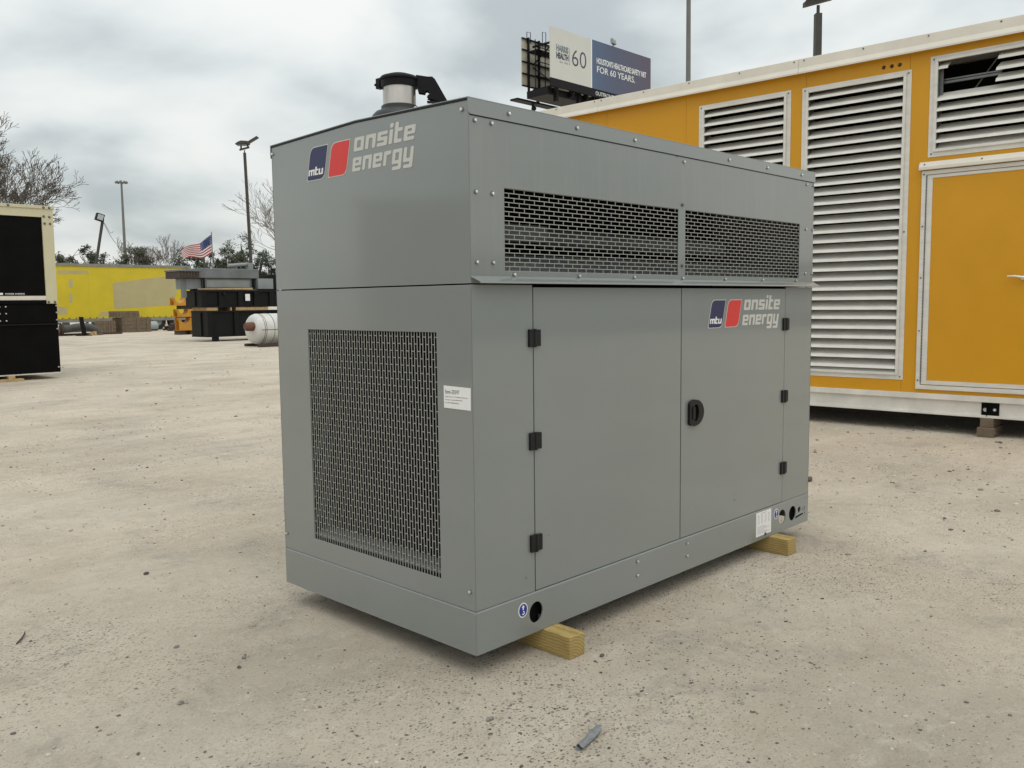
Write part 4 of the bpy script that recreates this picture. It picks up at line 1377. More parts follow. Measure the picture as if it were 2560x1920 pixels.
tag(MB().add([(13.35, 28.85, 1.965), (15.55, 28.85, 1.965), (15.55, 29.2, 1.965), (13.45, 29.2, 1.965), (13.35, 28.85, 1.99), (15.55, 28.85, 2.03), (15.55, 29.2, 2.03), (13.45, 29.2, 1.99)],
             [(0, 3, 2, 1), (4, 5, 6, 7), (0, 1, 5, 4), (1, 2, 6, 5), (2, 3, 7, 6), (3, 0, 4, 7)]).build('loose_plank', 'plank_wood', None), 'pale loose plank lying on top of the upper black skid', 'plank')
tag(MB().box(13.6, 16.9, 29.3, 29.5, 1.932, 1.985).build('packing_strip', 'old_wood', None), 'thin dark packing strip under the grey machine', 'plank')
tag(MB().box(13.6, 16.9, 29.85, 30.1, 1.932, 1.985).build('packing_strip', 'old_wood', None), 'dark packing strip at the back under the grey machine', 'plank')

# grey machine sitting on the black skids
mc = thing('grey_machine', 'weathered grey machine housing with a pipe on top, sitting on the black skids', 'machine', (14.8, 29.7, 1.985))
MB().box(13.57, 16.07, 29.25, 30.5, 2.40, 2.77).build('hood', 'machine_grey', mc, 0.02)
MB().box(12.80, 13.565, 29.2, 30.4, 2.38, 2.63).build('air_box', 'dark_rust', mc, 0.02)
MB().box(12.78, 13.60, 29.15, 30.45, 2.635, 2.70).build('air_box_lid', 'machine_grey', mc, 0.01)
MB().box(13.76, 15.88, 29.35, 30.4, 1.99, 2.395).build('lower_body', 'machine_grey', mc, 0.01)
MB().box(13.14, 13.74, 29.45, 30.3, 1.99, 2.375).build('side_cabinet', 'machine_light', mc, 0.01)
MB().box(13.76, 13.82, 29.30, 29.349, 1.99, 2.39).build('edge_strip', 'black_iron', mc)
MB().box(15.80, 15.87, 29.30, 29.349, 1.99, 2.39).build('edge_strip', 'black_iron', mc)
MB().box(12.98, 13.13, 29.4, 29.55, 1.66, 2.375).build('support_leg', 'machine_grey', mc)
MB().tube([(15.0, 29.7, 2.90), (15.89, 29.7, 2.98)], 0.072, 14).build('top_pipe', 'machine_light', mc, smooth=True)
MB().box(15.3, 15.38, 29.65, 29.75, 2.77, 2.87).build('pipe_bracket', 'machine_grey', mc)
MB().box(15.82, 16.03, 29.6, 29.8, 2.77, 3.03).build('pipe_bracket', 'machine_light', mc)
MB().tube([(13.25 + 0.085 * math.cos(q), 29.7, 2.70 + 0.105 * math.sin(q)) for q in [math.pi * i / 10 for i in range(11)]], 0.02, 6).build('lifting_ring', 'machine_grey', mc, smooth=True)
MB().box(15.97, 16.64, 29.15, 30.2, 1.99, 2.40).build('end_cabinet', 'machine_light', mc, 0.01)
MB().box(16.65, 17.0, 29.15, 30.2, 1.99, 2.57).build('end_frame', 'black_iron', mc, 0.01)
for i in range(6):
    MB().box(12.86 + 0.115 * i, 12.93 + 0.115 * i, 29.18, 29.199, 2.40, 2.61).build('air_box_rib', 'dark_rust', mc)
MB().box(13.9, 15.7, 29.335, 29.349, 2.05, 2.33).build('access_cover', 'machine_light', mc)

# white silencer drum
dm = thing('silencer_drum', 'white cylindrical silencer with rust banding lying beside the grey generator', 'silencer', (14.120, 23.8, 0.06))
hp = [(12.520, 0.20), (12.535, 0.30), (12.570, 0.40), (12.640, 0.465), (12.740, 0.50), (15.920, 0.50), (16.070, 0.3)]
MB().tube([(x, 23.8, 0.575) for x, r in hp], [r for x, r in hp], 36).build('shell', 'silencer_white', dm, smooth=True)
for x in (12.790, 12.850, 13.140, 13.570, 14.070):
    MB().tube([(x, 23.8, 0.575), (x + 0.018, 23.8, 0.575)], 0.5035, 36).build('band', 'rust', dm)
MB().fbox(Frame((0, 0, 0), (1, 0, 0), (0, 0, 1), (0, -1, 0)), 12.680, 15.820, 0.548, 0.566, -23.31, -23.294).build('seam_strip', 'rust', dm)
MB().tube([(12.250, 23.62, 0.665), (12.320, 23.62, 0.665), (12.560, 23.62, 0.665)], [0.11, 0.145, 0.145], 18).build('inlet_stub', 'rust', dm, smooth=True)
tag(MB().box(12.540, 15.720, 23.2, 23.38, 0.0, 0.09).build('skid_timber', 'dark_rust', None, 0.005), 'dark timber under the front of the white silencer drum', 'timber')
tag(MB().box(12.620, 15.720, 24.2, 24.38, 0.0, 0.09).build('skid_timber', 'dark_rust', None, 0.005), 'dark timber under the back of the white silencer drum', 'timber')

# ------------------------------------------------------------------ poles and lamps
def area_lamp(base, top_z, w, label, yaw, lean=(0.0, 0.0), s=1.0):
    bx, by = base
    t = thing('area_lamp', label, 'lamp post', (bx, by, 0), 'twin-head lamp posts')
    tx, ty = bx + lean[0], by + lean[1]
    c = Vector((tx, ty, 0))
    e = Vector((math.cos(yaw), math.sin(yaw), 0))
    FA = Frame(c, e, (0, 0, 1), Vector((e.y, -e.x, 0)))
    hw = w / 2
    m = MB()
    lo = [Vector((bx, by, 0)) + e * sx * hw * 1.25 + FA.n * sy * hw * 1.25 for sx, sy in ((-1, -1), (1, -1), (1, 1), (-1, 1))]
    hi = [Vector((tx, ty, top_z)) + e * sx * hw + FA.n * sy * hw for sx, sy in ((-1, -1), (1, -1), (1, 1), (-1, 1))]
    m.add(lo + hi, [(0, 3, 2, 1), (4, 5, 6, 7), (0, 1, 5, 4), (1, 2, 6, 5), (2, 3, 7, 6), (3, 0, 4, 7)])
    m.build('pole', 'pole_bronze', t)
    MB().tube([FA(0, top_z), FA(0.0, top_z + 0.14 * s)], 0.028 * s, 10).build('neck', 'pole_bronze', t)
    # cross bar, tilted a little, carrying two heads
    MB().add([FA(-0.25 * s, top_z + 0.11 * s, -0.06 * s), FA(0.25 * s, top_z + 0.24 * s, -0.06 * s), FA(0.25 * s, top_z + 0.32 * s, -0.06 * s), FA(-0.25 * s, top_z + 0.19 * s, -0.06 * s),
              FA(-0.25 * s, top_z + 0.11 * s, 0.06 * s), FA(0.25 * s, top_z + 0.24 * s, 0.06 * s), FA(0.25 * s, top_z + 0.32 * s, 0.06 * s), FA(-0.25 * s, top_z + 0.19 * s, 0.06 * s)],
             [(0, 1, 2, 3), (7, 6, 5, 4), (0, 4, 5, 1), (1, 5, 6, 2), (2, 6, 7, 3), (3, 7, 4, 0)]).build('cross_bar', 'pole_bronze', t)
    for a, zb in ((-0.17, 0.18), (0.18, 0.27)):
        MB().fbox(FA, (a - 0.035) * s, (a + 0.035) * s, top_z + zb * s, top_z + 0.44 * s, -0.04 * s, 0.04 * s).build('yoke', 'pole_bronze', t)
    hd = [(-0.40, 0.385), (0.22, 0.43), (0.25, 0.56), (-0.10, 0.58), (-0.25, 0.53), (-0.40, 0.43)]
    h = MB().plate(FA, rounded([(p * s, top_z + q * s) for p, q in hd], 0.03 * s), [], 0.28 * s, -0.28 * s).build('lamp_head', 'pole_bronze', t, 0.02)
    MB().fbox(FA, -0.34 * s, 0.16 * s, top_z + 0.372 * s, top_z + 0.384 * s, -0.2 * s, 0.2 * s).build('lens', 'lamp_lens', h)
    ar = [(0.24, 0.50), (0.255, 0.56), (0.70, 0.82), (0.72, 0.79), (0.70, 0.765)]
    MB().plate(FA, [(p * s, top_z + q * s) for p, q in ar], [], 0.22 * s, -0.22 * s).build('panel_head', 'pole_bronze', t)
    return t


area_lamp((21.92, 40.0), 9.25, 0.125, 'dark square lamp post with a tilted head above the grey machine', rad(-44), (-0.2, 0.0))
area_lamp((19.60, 7.95), 8.47, 0.155, 'dark square lamp post rising behind the ochre container roof', rad(-44), (0.05, 0.05), 1.45)

fl = thing('floodlight_pole', 'leaning dark pole with one square floodlight behind the yellow trailer', 'floodlight', (18.5, 54, 0))
MB().tube([(18.45, 54, 0.0), (19.80, 54, 6.75)], 0.085, 10).build('pole', 'pole_bronze', fl, smooth=True)
Ff = Frame((19.52, 53.75, 6.83), (0.97, 0, -0.2), (0.2, 0, 0.97), (0.0, -1, 0.0))
h_ = MB().plate(Ff, rounded([(-0.25, -0.20), (0.20, -0.24), (0.26, 0.20), (-0.20, 0.24)], 0.02), [], 0.12, -0.14).build('lamp_head', 'black_iron', fl, 0.02)
MB().plate(Ff, [(-0.19, -0.15), (0.15, -0.18), (0.20, 0.15), (-0.15, 0.18)], [], 0.128, 0.121).build('lens', 'lamp_lens', h_)
MB().tube([(19.55, 53.8, 6.62), (19.78, 54, 6.62)], 0.04, 6).build('bracket', 'black_iron', fl)
wr = [(19.8 + 2.7 * t, 54 + 4 * t, 6.6 - 1.35 * t - 0.25 * math.sin(math.pi * t)) for t in [i / 12 for i in range(13)]]
MB().tube(wr, 0.016, 4).build('wire', 'mast_steel', fl)
wr = [(19.85 + 0.55 * t, 54, 6.55 - 0.75 * math.sin(2.4 * t) * t ** 0.5) for t in [i / 8 for i in range(9)]]
MB().tube(wr, 0.014, 4).build('wire', 'mast_steel', fl)

hm = thing('high_mast', 'tall thin highway mast with a ring of lamps far behind the trailer', 'lamp post', (77.05, 190, 0))
MB().tube([(77.05, 190, 0), (77.05, 190, 27.6)], [0.42, 0.20], 10).build('mast', 'mast_steel', hm, smooth=True)
MB().tube([(77.05 + 0.75 * math.cos(q), 190 + 0.75 * math.sin(q), 27.75) for q in [2 * math.pi * i / 12 for i in range(13)]], 0.08, 6).build('lamp_ring', 'mast_steel', hm)
for i in range(8):
    q = 2 * math.pi * (i + 0.3) / 8
    c, s_ = math.cos(q), math.sin(q)
    x, y = 77.05 + 1.0 * c, 190 + 1.0 * s_
    MB().tube([(x - 0.3 * c, y - 0.3 * s_, 27.75), (x, y, 27.85), (x + 0.3 * c, y + 0.3 * s_, 27.75)], [0.12, 0.30, 0.16], 8).build('lamp_head', 'mast_steel', hm)
MB().tube([(77.05, 190, 27.6), (77.05, 190, 28.3)], 0.1, 6).build('finial', 'mast_steel', hm)

tp = thing('tall_pole', 'tall slim grey pole rising out of the picture between billboard and lamp post', 'pole', (33.4, 20.6, 0))
MB().tube([(33.38, 20.6, 0), (33.30, 20.6, 20.5)], [0.14, 0.085], 12).build('shaft', 'mast_steel', tp, smooth=True)
MB().tube([(33.3, 20.6, 20.4), (34.2, 20.4, 20.9), (35.0, 20.2, 21.0)], 0.05, 8).build('arm', 'mast_steel', tp, smooth=True)
MB().box(34.9, 35.6, 20.0, 20.4, 20.92, 21.08).build('lamp_head', 'mast_steel', tp, 0.03)

# flag
fg = thing('flag_on_pole', 'red white and blue flag with stars and stripes flying on a thin pole', 'flag', (27.42, 55, 0))
MB().tube([(27.46, 55, 0), (27.43, 55, 6.42)], [0.05, 0.03], 8).build('flag_pole', 'mast_steel', fg, smooth=True)


def flag_pt(a, c):
    """a along the fly 0..1, c down the hoist 0..1"""
    x = 27.40 - 2.15 * a
    top = 6.22 - 1.22 * a - 0.12 * math.sin(a * 5.2)
    h = 1.26 - 0.62 * a + 0.05 * math.sin(a * 7)
    y = 55 + 0.16 * math.sin(a * 9 + c * 1.2) * (0.3 + a)
    return Vector((x, y, top - h * c + 0.03 * math.sin(a * 11)))


def flag_piece(a0, a1, c0, c1, material, name, na=14, lift=0.0):
    m = MB()
    n = max(2, int(na * (a1 - a0)) + 1)
    vs, fs = [], []
    for i in range(n + 1):
        a = a0 + (a1 - a0) * i / n
        for c in (c0, c1):
            p = flag_pt(a, c)
            vs += [p + Vector((0, -0.006 - lift, 0)), p + Vector((0, 0.006 + lift, 0))]
    for i in range(n):
        k = i * 4
        fs += [(k, k + 4, k + 6, k + 2), (k + 1, k + 3, k + 7, k + 5), (k, k + 1, k + 5, k + 4), (k + 2, k + 6, k + 7, k + 3)]
    fs += [(0, 2, 3, 1), (n * 4, n * 4 + 1, n * 4 + 3, n * 4 + 2)]
    m.add(vs, fs)
    return m.build(name, material, fg)


for i in range(13):
    flag_piece(0.0 if i > 6 else 0.40, 1.0, i / 13, (i + 1) / 13, 'flag_white' if i % 2 else 'flag_red', 'stripe')
flag_piece(0.0, 0.40, 0.0, 7 / 13, 'flag_blue', 'canton')
stars = MB()
for r in range(5):
    for q in range(6):
        p = flag_pt(0.033 + 0.066 * q, (r + 0.5) / 5 * 7 / 13)
        F = Frame(p + Vector((0, -0.0075, 0)), (1, 0, 0), (0, 0, 1), (0, -1, 0))
        st_ = [((0.040 if j % 2 == 0 else 0.017) * math.sin(j * math.pi / 5), (0.040 if j % 2 == 0 else 0.017) * math.cos(j * math.pi / 5)) for j in range(10)]
        stars.plate(F, st_, [], 0.004, 0.0)
stars.build('stars', 'flag_white', fg)['kind'] = 'stuff'
tag(MB().tube([(26.3, 54.0, 0), (26.3, 54.0, 4.6)], 0.06, 8).build('short_post', 'pole_bronze', None), 'short dark post standing in front of the flag', 'post')

# ------------------------------------------------------------------ billboard
BX0, BX1, BY, BZ0, BZ1 = 54.23, 68.5, 47.4, 19.98, 24.12
bl = thing('billboard', 'two-sided billboard with a white and navy poster behind the ochre container', 'billboard', (61.0, 49.2, 0))
FBd = Frame((0, BY, 0), (1, 0, 0), (0, 0, 1), (0, -1, 0))
pw = MB().plate(FBd, [(BX0, BZ0), (59.55, BZ0), (59.55, BZ1), (BX0, BZ1)], [], 0.0, -0.12).build('white_poster', 'board_white', bl)
MB().plate(FBd, [(59.55, BZ0), (59.68, BZ0), (59.68, BZ1), (59.55, BZ1)], [], 0.004, -0.12).build('poster_edge', 'decal_white', bl)
pb = MB().plate(FBd, [(59.68, BZ0), (BX1, BZ0), (BX1, BZ1), (59.68, BZ1)], [], 0.0, -0.12).build('navy_poster', 'board_print_blue', bl)
text_part('poster_lettering', 'HARRIS', FBd, 54.92, 56.50, 22.25, 22.80, 'board_grey_text', pw, 0.01, 0.045)
text_part('poster_lettering', 'HEALTH', FBd, 54.92, 56.50, 21.66, 22.17, 'board_navy_text', pw, 0.01, 0.05)
text_part('poster_lettering', 'Est. 1966', FBd, 55.38, 56.47, 21.36, 21.52, 'board_grey_text', pw, 0.01)
text_part('poster_numeral', '60', FBd, 56.97, 58.88, 21.42, 22.80, 'board_navy_text', pw, 0.01, -0.01)
MB().plate(FBd, [(56.63, 21.35), (56.67, 21.35), (56.67, 22.75), (56.63, 22.75)], [], 0.01, 0.001).build('poster_rule', 'board_grey_text', pw)
text_part('poster_lettering', "HOUSTON'S HEALTHCARE SAFETY NET", FBd, 60.32, 67.75, 22.19, 22.72, 'board_pale_text', pb, 0.01, 0.035)
text_part('poster_lettering', 'FOR 60 YEARS.', FBd, 60.36, 66.0, 21.44, 22.0, 'board_pale_text', pb, 0.01, 0.012)
# far face seen from behind
BY2 = 51.0
for i in range(6):
    xa = 54.55 + i * 2.35
    MB().box(xa + 0.01, xa + 2.34, BY2, BY2 + 0.1, 19.95, 24.02).build('back_face_sheet', 'board_back', bl)
for z in (19.98, 21.0, 22.0, 23.0, 23.95):
    MB().box(54.5, 68.6, BY2 - 0.14, BY2 - 0.02, z - 0.05, z + 0.05).build('stringer', 'black_iron', bl)
for x in (55.15, 56.5, 58.6, 61.5, 64.5, 67.4):
    MB().box(x - 0.07, x + 0.07, BY2 - 0.32, BY2 - 0.141, 19.4, 24.05).build('upright', 'black_iron', bl)
for x in (55.6, 58.6, 61.5, 64.5, 67.4):
    MB().box(x - 0.16, x + 0.16, BY + 0.5, BY + 0.8, 18.3, 24.1).build('column', 'black_iron', bl)
    MB().box(x - 0.07, x + 0.07, BY + 0.81, BY2 - 0.33, 23.25, 23.4).build('tie_beam', 'black_iron', bl)
    MB().box(x - 0.07, x + 0.07, BY + 0.81, BY2 - 0.33, 19.6, 19.75).build('tie_beam', 'black_iron', bl)
    MB().tube([(x, BY + 0.8, 19.8), (x, BY2 - 0.35, 21.6)], 0.06, 6).build('brace', 'black_iron', bl)
    MB().tube([(x, BY + 0.8, 23.3), (x, BY2 - 0.35, 21.8)], 0.06, 6).build('brace', 'black_iron', bl)
for x in (54.75, 56.0):
    MB().box(x, x + 0.06, BY + 2.2, BY + 2.26, 19.4, 23.6).build('catwalk_post', 'black_iron', bl)
for z in (20.6, 21.8, 23.0):
    MB().box(54.75, 58.0, BY + 2.2, BY + 2.25, z, z + 0.06).build('catwalk_rail', 'black_iron', bl)
MB().box(54.7, 57.8, BY + 2.0, BY + 3.2, 19.25, 19.4).build('catwalk', 'black_iron', bl)
MB().box(54.8, 57.0, BY + 2.0, BY + 3.2, 22.7, 22.78).build('catwalk', 'black_iron', bl)
for xa in (55.0, 57.0):     # ladder hoops above the top edge
    m = MB()
    m.tube([(xa, BY2 - 0.2, 23.6), (xa, BY2 - 0.2, 24.5 + 0.4 * (xa > 56)), (xa + 0.45, BY2 - 0.2, 24.55 + 0.4 * (xa > 56)), (xa + 0.45, BY2 - 0.2, 23.6)], 0.035, 6)
    m.build('ladder_hoop', 'black_iron', bl)
# torsion box and base under the posters
MB().box(54.5, 69.0, BY + 0.6, BY2 - 0.6, 18.75, 19.35).build('torsion_box', 'black_iron', bl)
ap = MB().box(54.2, 68.5, BY - 0.02, BY + 0.12, 19.30, 19.97).build('apron', 'black_iron', bl)
text_part('apron_lettering', 'OUTFRONT/', FBd, 60.15, 62.9, 19.45, 19.80, 'board_pale_text', ap, 0.024, 0.01)
MB().box(54.9, 68.0, BY2 + 0.9, BY2 + 1.8, 19.02, 19.17).build('rear_walkway', 'black_iron', bl)
for x in (58.0, 62.4, 66.5):
    MB().box(x - 0.12, x + 0.12, BY2 + 1.2, BY2 + 1.4, 19.171, 19.75).build('walkway_hanger', 'black_iron', bl)
    MB().box(x - 0.12, x + 0.12, BY2 - 0.6, BY2 + 1.4, 19.751, 19.9).build('walkway_hanger', 'black_iron', bl)
for x in (57.2, 60.6):
    MB().tube([(x, BY2 + 1.2, 19.01), (x, BY2 + 1.2, 18.8), (x + 0.35, BY2 + 1.4, 18.68)], [0.07, 0.11, 0.25], 8).build('floodlamp', 'black_iron', bl)
for i in range(7):
    MB().box(55.2 + 2.0 * i, 55.35 + 2.0 * i, BY + 0.15, BY + 0.59, 18.9, 19.9).build('apron_bracket', 'black_iron', bl)
MB().add([(62.45, BY - 0.2, 24.35), (62.95, BY - 0.2, 24.25), (63.05, BY - 0.05, 24.65), (62.55, BY - 0.05, 24.80), (62.45, BY + 0.1, 24.35), (62.95, BY + 0.1, 24.25), (63.05, BY + 0.2, 24.65), (62.55, BY + 0.2, 24.80)],
         [(0, 1, 2, 3), (7, 6, 5, 4), (0, 4, 5, 1), (1, 5, 6, 2), (2, 6, 7, 3), (3, 7, 4, 0)]).build('antenna_box', 'machine_light', bl)
MB().tube([(62.75, BY + 0.05, 24.1), (62.75, BY + 0.05, 24.4)], 0.05, 6).build('antenna_stem', 'black_iron', bl)
MB().tube([(60.8, 49.2, 0), (60.8, 49.2, 18.3)], 0.65, 24).build('main_column', 'mast_steel', bl, smooth=True)


# ------------------------------------------------------------------ trees
def bare_tree(name, label, base, height, seed, levels, mt, group, spread=0.55, r0=None, lean=(0, 0), twig=0.006):
    t = thing(name, label, 'tree', base, group)
    trunk, crown = MB(), MB()
    base = Vector(base)
    r0 = r0 or height * 0.022

    def grow(p, d, ln, r, lev, sd):
        rr = random.Random(sd)
        m = trunk if lev <= 1 else crown
        pts, rs = [p], [r]
        q = p.copy()
        n = 3 if lev < 4 else 2
        for i in range(n):
            d = (d + Vector((rr.gauss(0, .13), rr.gauss(0, .13), rr.gauss(0.03, .08)))).normalized()
            q = q + d * ln / n
            pts.append(q.copy())
            rs.append(max(twig, r * (1 - 0.38 * (i + 1) / n)))
        m.tube(pts, rs, 7 if lev <= 1 else (4 if lev < 4 else 3), cap=False)
        if lev >= levels:
            return
        nb = 2 if rr.random() < 0.45 else 3
        for k in range(nb):
            a = rr.uniform(0, 2 * math.pi)
            sp = spread * rr.uniform(0.6, 1.25) * (0.45 if (k == 0 and lev < 3) else 1)
            o1 = d.orthogonal().normalized()
            o2 = d.cross(o1)
            nd = (d * math.cos(sp) + (o1 * math.cos(a) + o2 * math.sin(a)) * math.sin(sp) + Vector((0, 0, 0.10))).normalized()
            st = pts[-1] if k < 2 else pts[-2]
            grow(st.copy(), nd, ln * rr.uniform(0.62, 0.86), rs[-1] * rr.uniform(0.6, 0.82), lev + 1, rr.randrange(10 ** 9))
    grow(base, Vector((lean[0], lean[1], 1)).normalized(), height * 0.27, r0, 0, seed)
    trunk.build('trunk', mt, t, smooth=True)
    crown.build('crown', mt, t)['kind'] = 'stuff'
    return t


def leafy_tree(name, label, base, height, width, seed, mt, nleaf, group, size=0.2):
    rr = random.Random(seed)
    t = thing(name, label, 'tree', base, group)
    B = Vector(base)
    tr_ = MB()
    limbs = []
    for k in range(5):
        a = 2 * math.pi * k / 5 + rr.uniform(-.4, .4)
        tip = B + Vector((math.cos(a) * width * 0.38, math.sin(a) * width * 0.30, height * rr.uniform(0.62, 0.9)))
        limbs.append(tip)
        mid = B + Vector((math.cos(a) * width * 0.12, math.sin(a) * width * 0.10, height * 0.42))
        tr_.tube([B + Vector((0, 0, height * 0.2)), mid, tip], [height * 0.022, height * 0.012, height * 0.003], 6, cap=False)
    tr_.tube([B, B + Vector((0, 0, height * 0.25))], [height * 0.05, height * 0.035], 8, cap=False)
    tr_.build('trunk', 'bark', t, smooth=True)
    cl = []
    for k in range(80):
        a = rr.uniform(0, 2 * math.pi)
        r = math.sqrt(rr.random()) * width / 2
        zz = height * rr.uniform(0.35, 0.95) * (1.0 - 0.30 * (r / (width / 2)) ** 2)
        cl.append((B + Vector((math.cos(a) * r, math.sin(a) * r * 0.8, zz)), rr.uniform(0.35, 0.9) * width * 0.125))
    m = MB()
    vs, fs = m.v, m.f
    for i in range(nleaf):
        c, rad_ = cl[int(rr.random() * len(cl))]
        d = Vector((rr.gauss(0, 1), rr.gauss(0, 1), rr.gauss(0, .8)))
        d = d * rad_ * 0.62
        p = c + d
        u = Vector((rr.gauss(0, 1), rr.gauss(0, 1), rr.gauss(0, 1))).normalized()
        w = u.orthogonal().normalized()
        s = size * rr.uniform(0.5, 1.2)
        k = len(vs)
        vs += [p - u * s * 0.5, p + w * s * 0.26, p + u * s * 0.5, p - w * s * 0.26]
        fs.append((k, k + 1, k + 2, k + 3))
    for c, rad_ in cl:
        lim = min(limbs, key=lambda q: (q - c).length)
        m.tube([lim, (lim + c) / 2 + Vector((rr.gauss(0, .1), 0, rr.gauss(0, .1))), c], [0.018, 0.013, 0.008], 3, cap=False)
    me = bpy.data.meshes.new('crown')
    me.from_pydata([tuple(p - B) for p in vs], [], fs)
    me.materials.append(MATS[mt])
    o = bpy.data.objects.new('crown', me)
    COL.objects.link(o)
    o.parent = t
    o['kind'] = 'stuff'
    return t


bare_tree('bare_tree', 'big leafless tree rising behind the cream and black enclosure', (5.35, 30, 0), 8.9, 55, 9, 'bark', 'leafless trees', 0.56, 0.20, (0.05, 0.0), 0.007)
G2 = 'leafless trees'
for i, (x, y, h, sd, lab) in enumerate(((26.2, 64, 6.6, 3, 'pale leafless tree behind the yellow trailer, left of the flag'),
                                        (29.1, 64, 7.0, 5, 'pale leafless tree directly behind the flag'),
                                        (24.4, 66, 5.6, 8, 'low pale leafless tree right of the tall highway mast'),
                                        (39.3, 62, 12.0, 33, 'leafless tree between the dark lamp post and the grey generator'))):
    bare_tree('bare_tree', lab, (x, y, 0), h, sd, 7, 'bark_pale', G2, 0.42 if i < 3 else 0.5, None, (0.0, 0.0), 0.012)
G3 = 'evergreen trees behind the trailer'
for i, (x, y, h, w, sd, lab) in enumerate(((20.4, 63, 5.4, 2.6, 1, 'small dark evergreen tree just right of the cream enclosure'),
                                           (22.4, 63, 6.0, 3.2, 2, 'dark evergreen tree behind the leaning floodlight pole'),
                                           (25.3, 62.5, 6.1, 3.2, 4, 'dark evergreen tree at the foot of the highway mast'),
                                           (28.6, 61, 5.8, 3.4, 6, 'dark evergreen tree behind the flag'),
                                           (31.9, 61.5, 6.9, 3.6, 9, 'dark evergreen tree right of the flag'),
                                           (34.4, 62, 7.3, 3.4, 12, 'tall dark evergreen tree behind the lamp post'),
                                           (37.0, 61, 6.3, 3.8, 14, 'dark evergreen tree beside the upper corner of the grey generator'))):
    leafy_tree('evergreen_tree', lab, (x, y, 0), h, w, sd, 'leaf' if i % 2 else 'leaf_olive', 9000, G3, 0.19)

# ------------------------------------------------------------------ yard beyond the picture, seen only as reflections in the paint
wh = thing('storage_container', 'brown storage container beyond the left edge, mirrored in the grey end panel', 'container', (-10, 7.6, 0))
Fw = Frame((-7.3, 10.6, 0), Vector((-0.62, -0.785, 0)).normalized(), (0, 0, 1), Vector((0.785, -0.62, 0)).normalized())
for i in range(12):
    MB().fbox(Fw, i * 0.55, i * 0.55 + 0.54, 0.1, 3.1, -2.4, 0.0 if i % 2 else 0.03).build('wall_panel', 'tan_metal', wh)
MB().fbox(Fw, -0.05, 6.65, 3.1, 3.18, -2.45, 0.05).build('roof', 'tan_metal', wh)
MB().fbox(Fw, -0.05, 6.65, 0.0, 0.099, -2.45, 0.05).build('bottom_rail', 'dark_rust', wh)
ws = thing('warehouse', 'grey metal warehouse behind the camera, mirrored in the grey doors', 'building', (25, -22, 0))
Fx = Frame((6, -26, 0), Vector((0.97, 0.26, 0)).normalized(), (0, 0, 1), Vector((-0.26, 0.97, 0)).normalized())
for i in range(10):
    MB().fbox(Fx, i * 4.0, i * 4.0 + 3.97, 0.7, 2.9, -9, 0.0).build('wall_panel', 'cool_metal', ws)
MB().fbox(Fx, -0.1, 40.1, 0.0, 0.699, -9, 0.05).build('plinth', 'machine_grey', ws)
MB().fbox(Fx, -0.3, 40.3, 2.9, 3.1, -9.2, 0.3).build('roof', 'machine_grey', ws)

# ------------------------------------------------------------------ loose things on the ground


def scrap_tube():
    m = MB()
    n = 18
    a0 = Vector((-0.135, -0.590, 0))
    a1 = Vector((-0.005, -0.560, 0))
    d = (a1 - a0).normalized()
    sd = Vector((-d.y, d.x, 0))
    L_ = 11
    rr = random.Random(5)
    for ring_ in range(2):
        for i in range(L_):
            t = i / (L_ - 1)
            c = a0.lerp(a1, t)
            for j in range(n):
                q = 2 * math.pi * j / n
                r = 0.0105 - 0.0016 * ring_
                wv = 1 + 0.10 * math.sin(3 * q + 7 * t) * (0.4 + t) + (0.22 if (0.55 < t < 0.8 and math.sin(q) > 0.3) else 0)
                p = c + sd * math.cos(q) * r * 1.25 * wv + Vector((0, 0, 0.0105 + math.sin(q) * r * 0.82 * wv))
                if i == 0:
                    p += d * 0.006 * math.sin(2 * q)
                if i == L_ - 1:
                    p += d * 0.012 * math.sin(q + 1) + d * rr.uniform(-.002, .002)
                m.v.append(p)
    N_ = L_ * n
    for ring_ in range(2):
        for i in range(L_ - 1):
            for j in range(n):
                a, b2 = ring_ * N_ + i * n + j, ring_ * N_ + i * n + (j + 1) % n
                m.f.append((a, b2, b2 + n, a + n) if ring_ == 0 else (a, a + n, b2 + n, b2))
    for j in range(n):
        for i in (0, L_ - 1):
            a, b2 = i * n + j, i * n + (j + 1) % n
            m.f.append((a, b2, b2 + N_, a + N_))
    return m


mat('scrap_grey', (0.19, 0.20, 0.205), 0.6, 0.0, 0.3, 60)
tag(scrap_tube().build('tube_scrap', 'scrap_grey', None, smooth=True), 'short torn piece of grey tubing lying on the ground at the bottom of the picture', 'tube')
tag(MB().tube([(-1.03, 1.615, 0.004), (-1.0, 1.65, 0.008), (-0.975, 1.70, 0.006), (-0.962, 1.735, 0.004)], [0.003, 0.004, 0.003, 0.002], 6).build('twig', 'bark', None), 'thin dark twig lying on the ground at the lower left', 'twig')


def stone_mesh(rr, r, sub=False):
    bm = bmesh.new()
    bmesh.ops.create_icosphere(bm, subdivisions=2 if sub else 1, radius=1.0)
    sx, sy, sz = rr.uniform(.8, 1.5), rr.uniform(.7, 1.1), rr.uniform(.5, .8)
    for v in bm.verts:
        k = r * (1 + rr.uniform(-.16, .16))
        v.co = Vector((v.co.x * sx * k, v.co.y * sy * k, v.co.z * sz * k))
    vs = [v.co.copy() for v in bm.verts]
    fs = [tuple(v.index for v in f.verts) for f in bm.faces]
    bm.free()
    return vs, fs


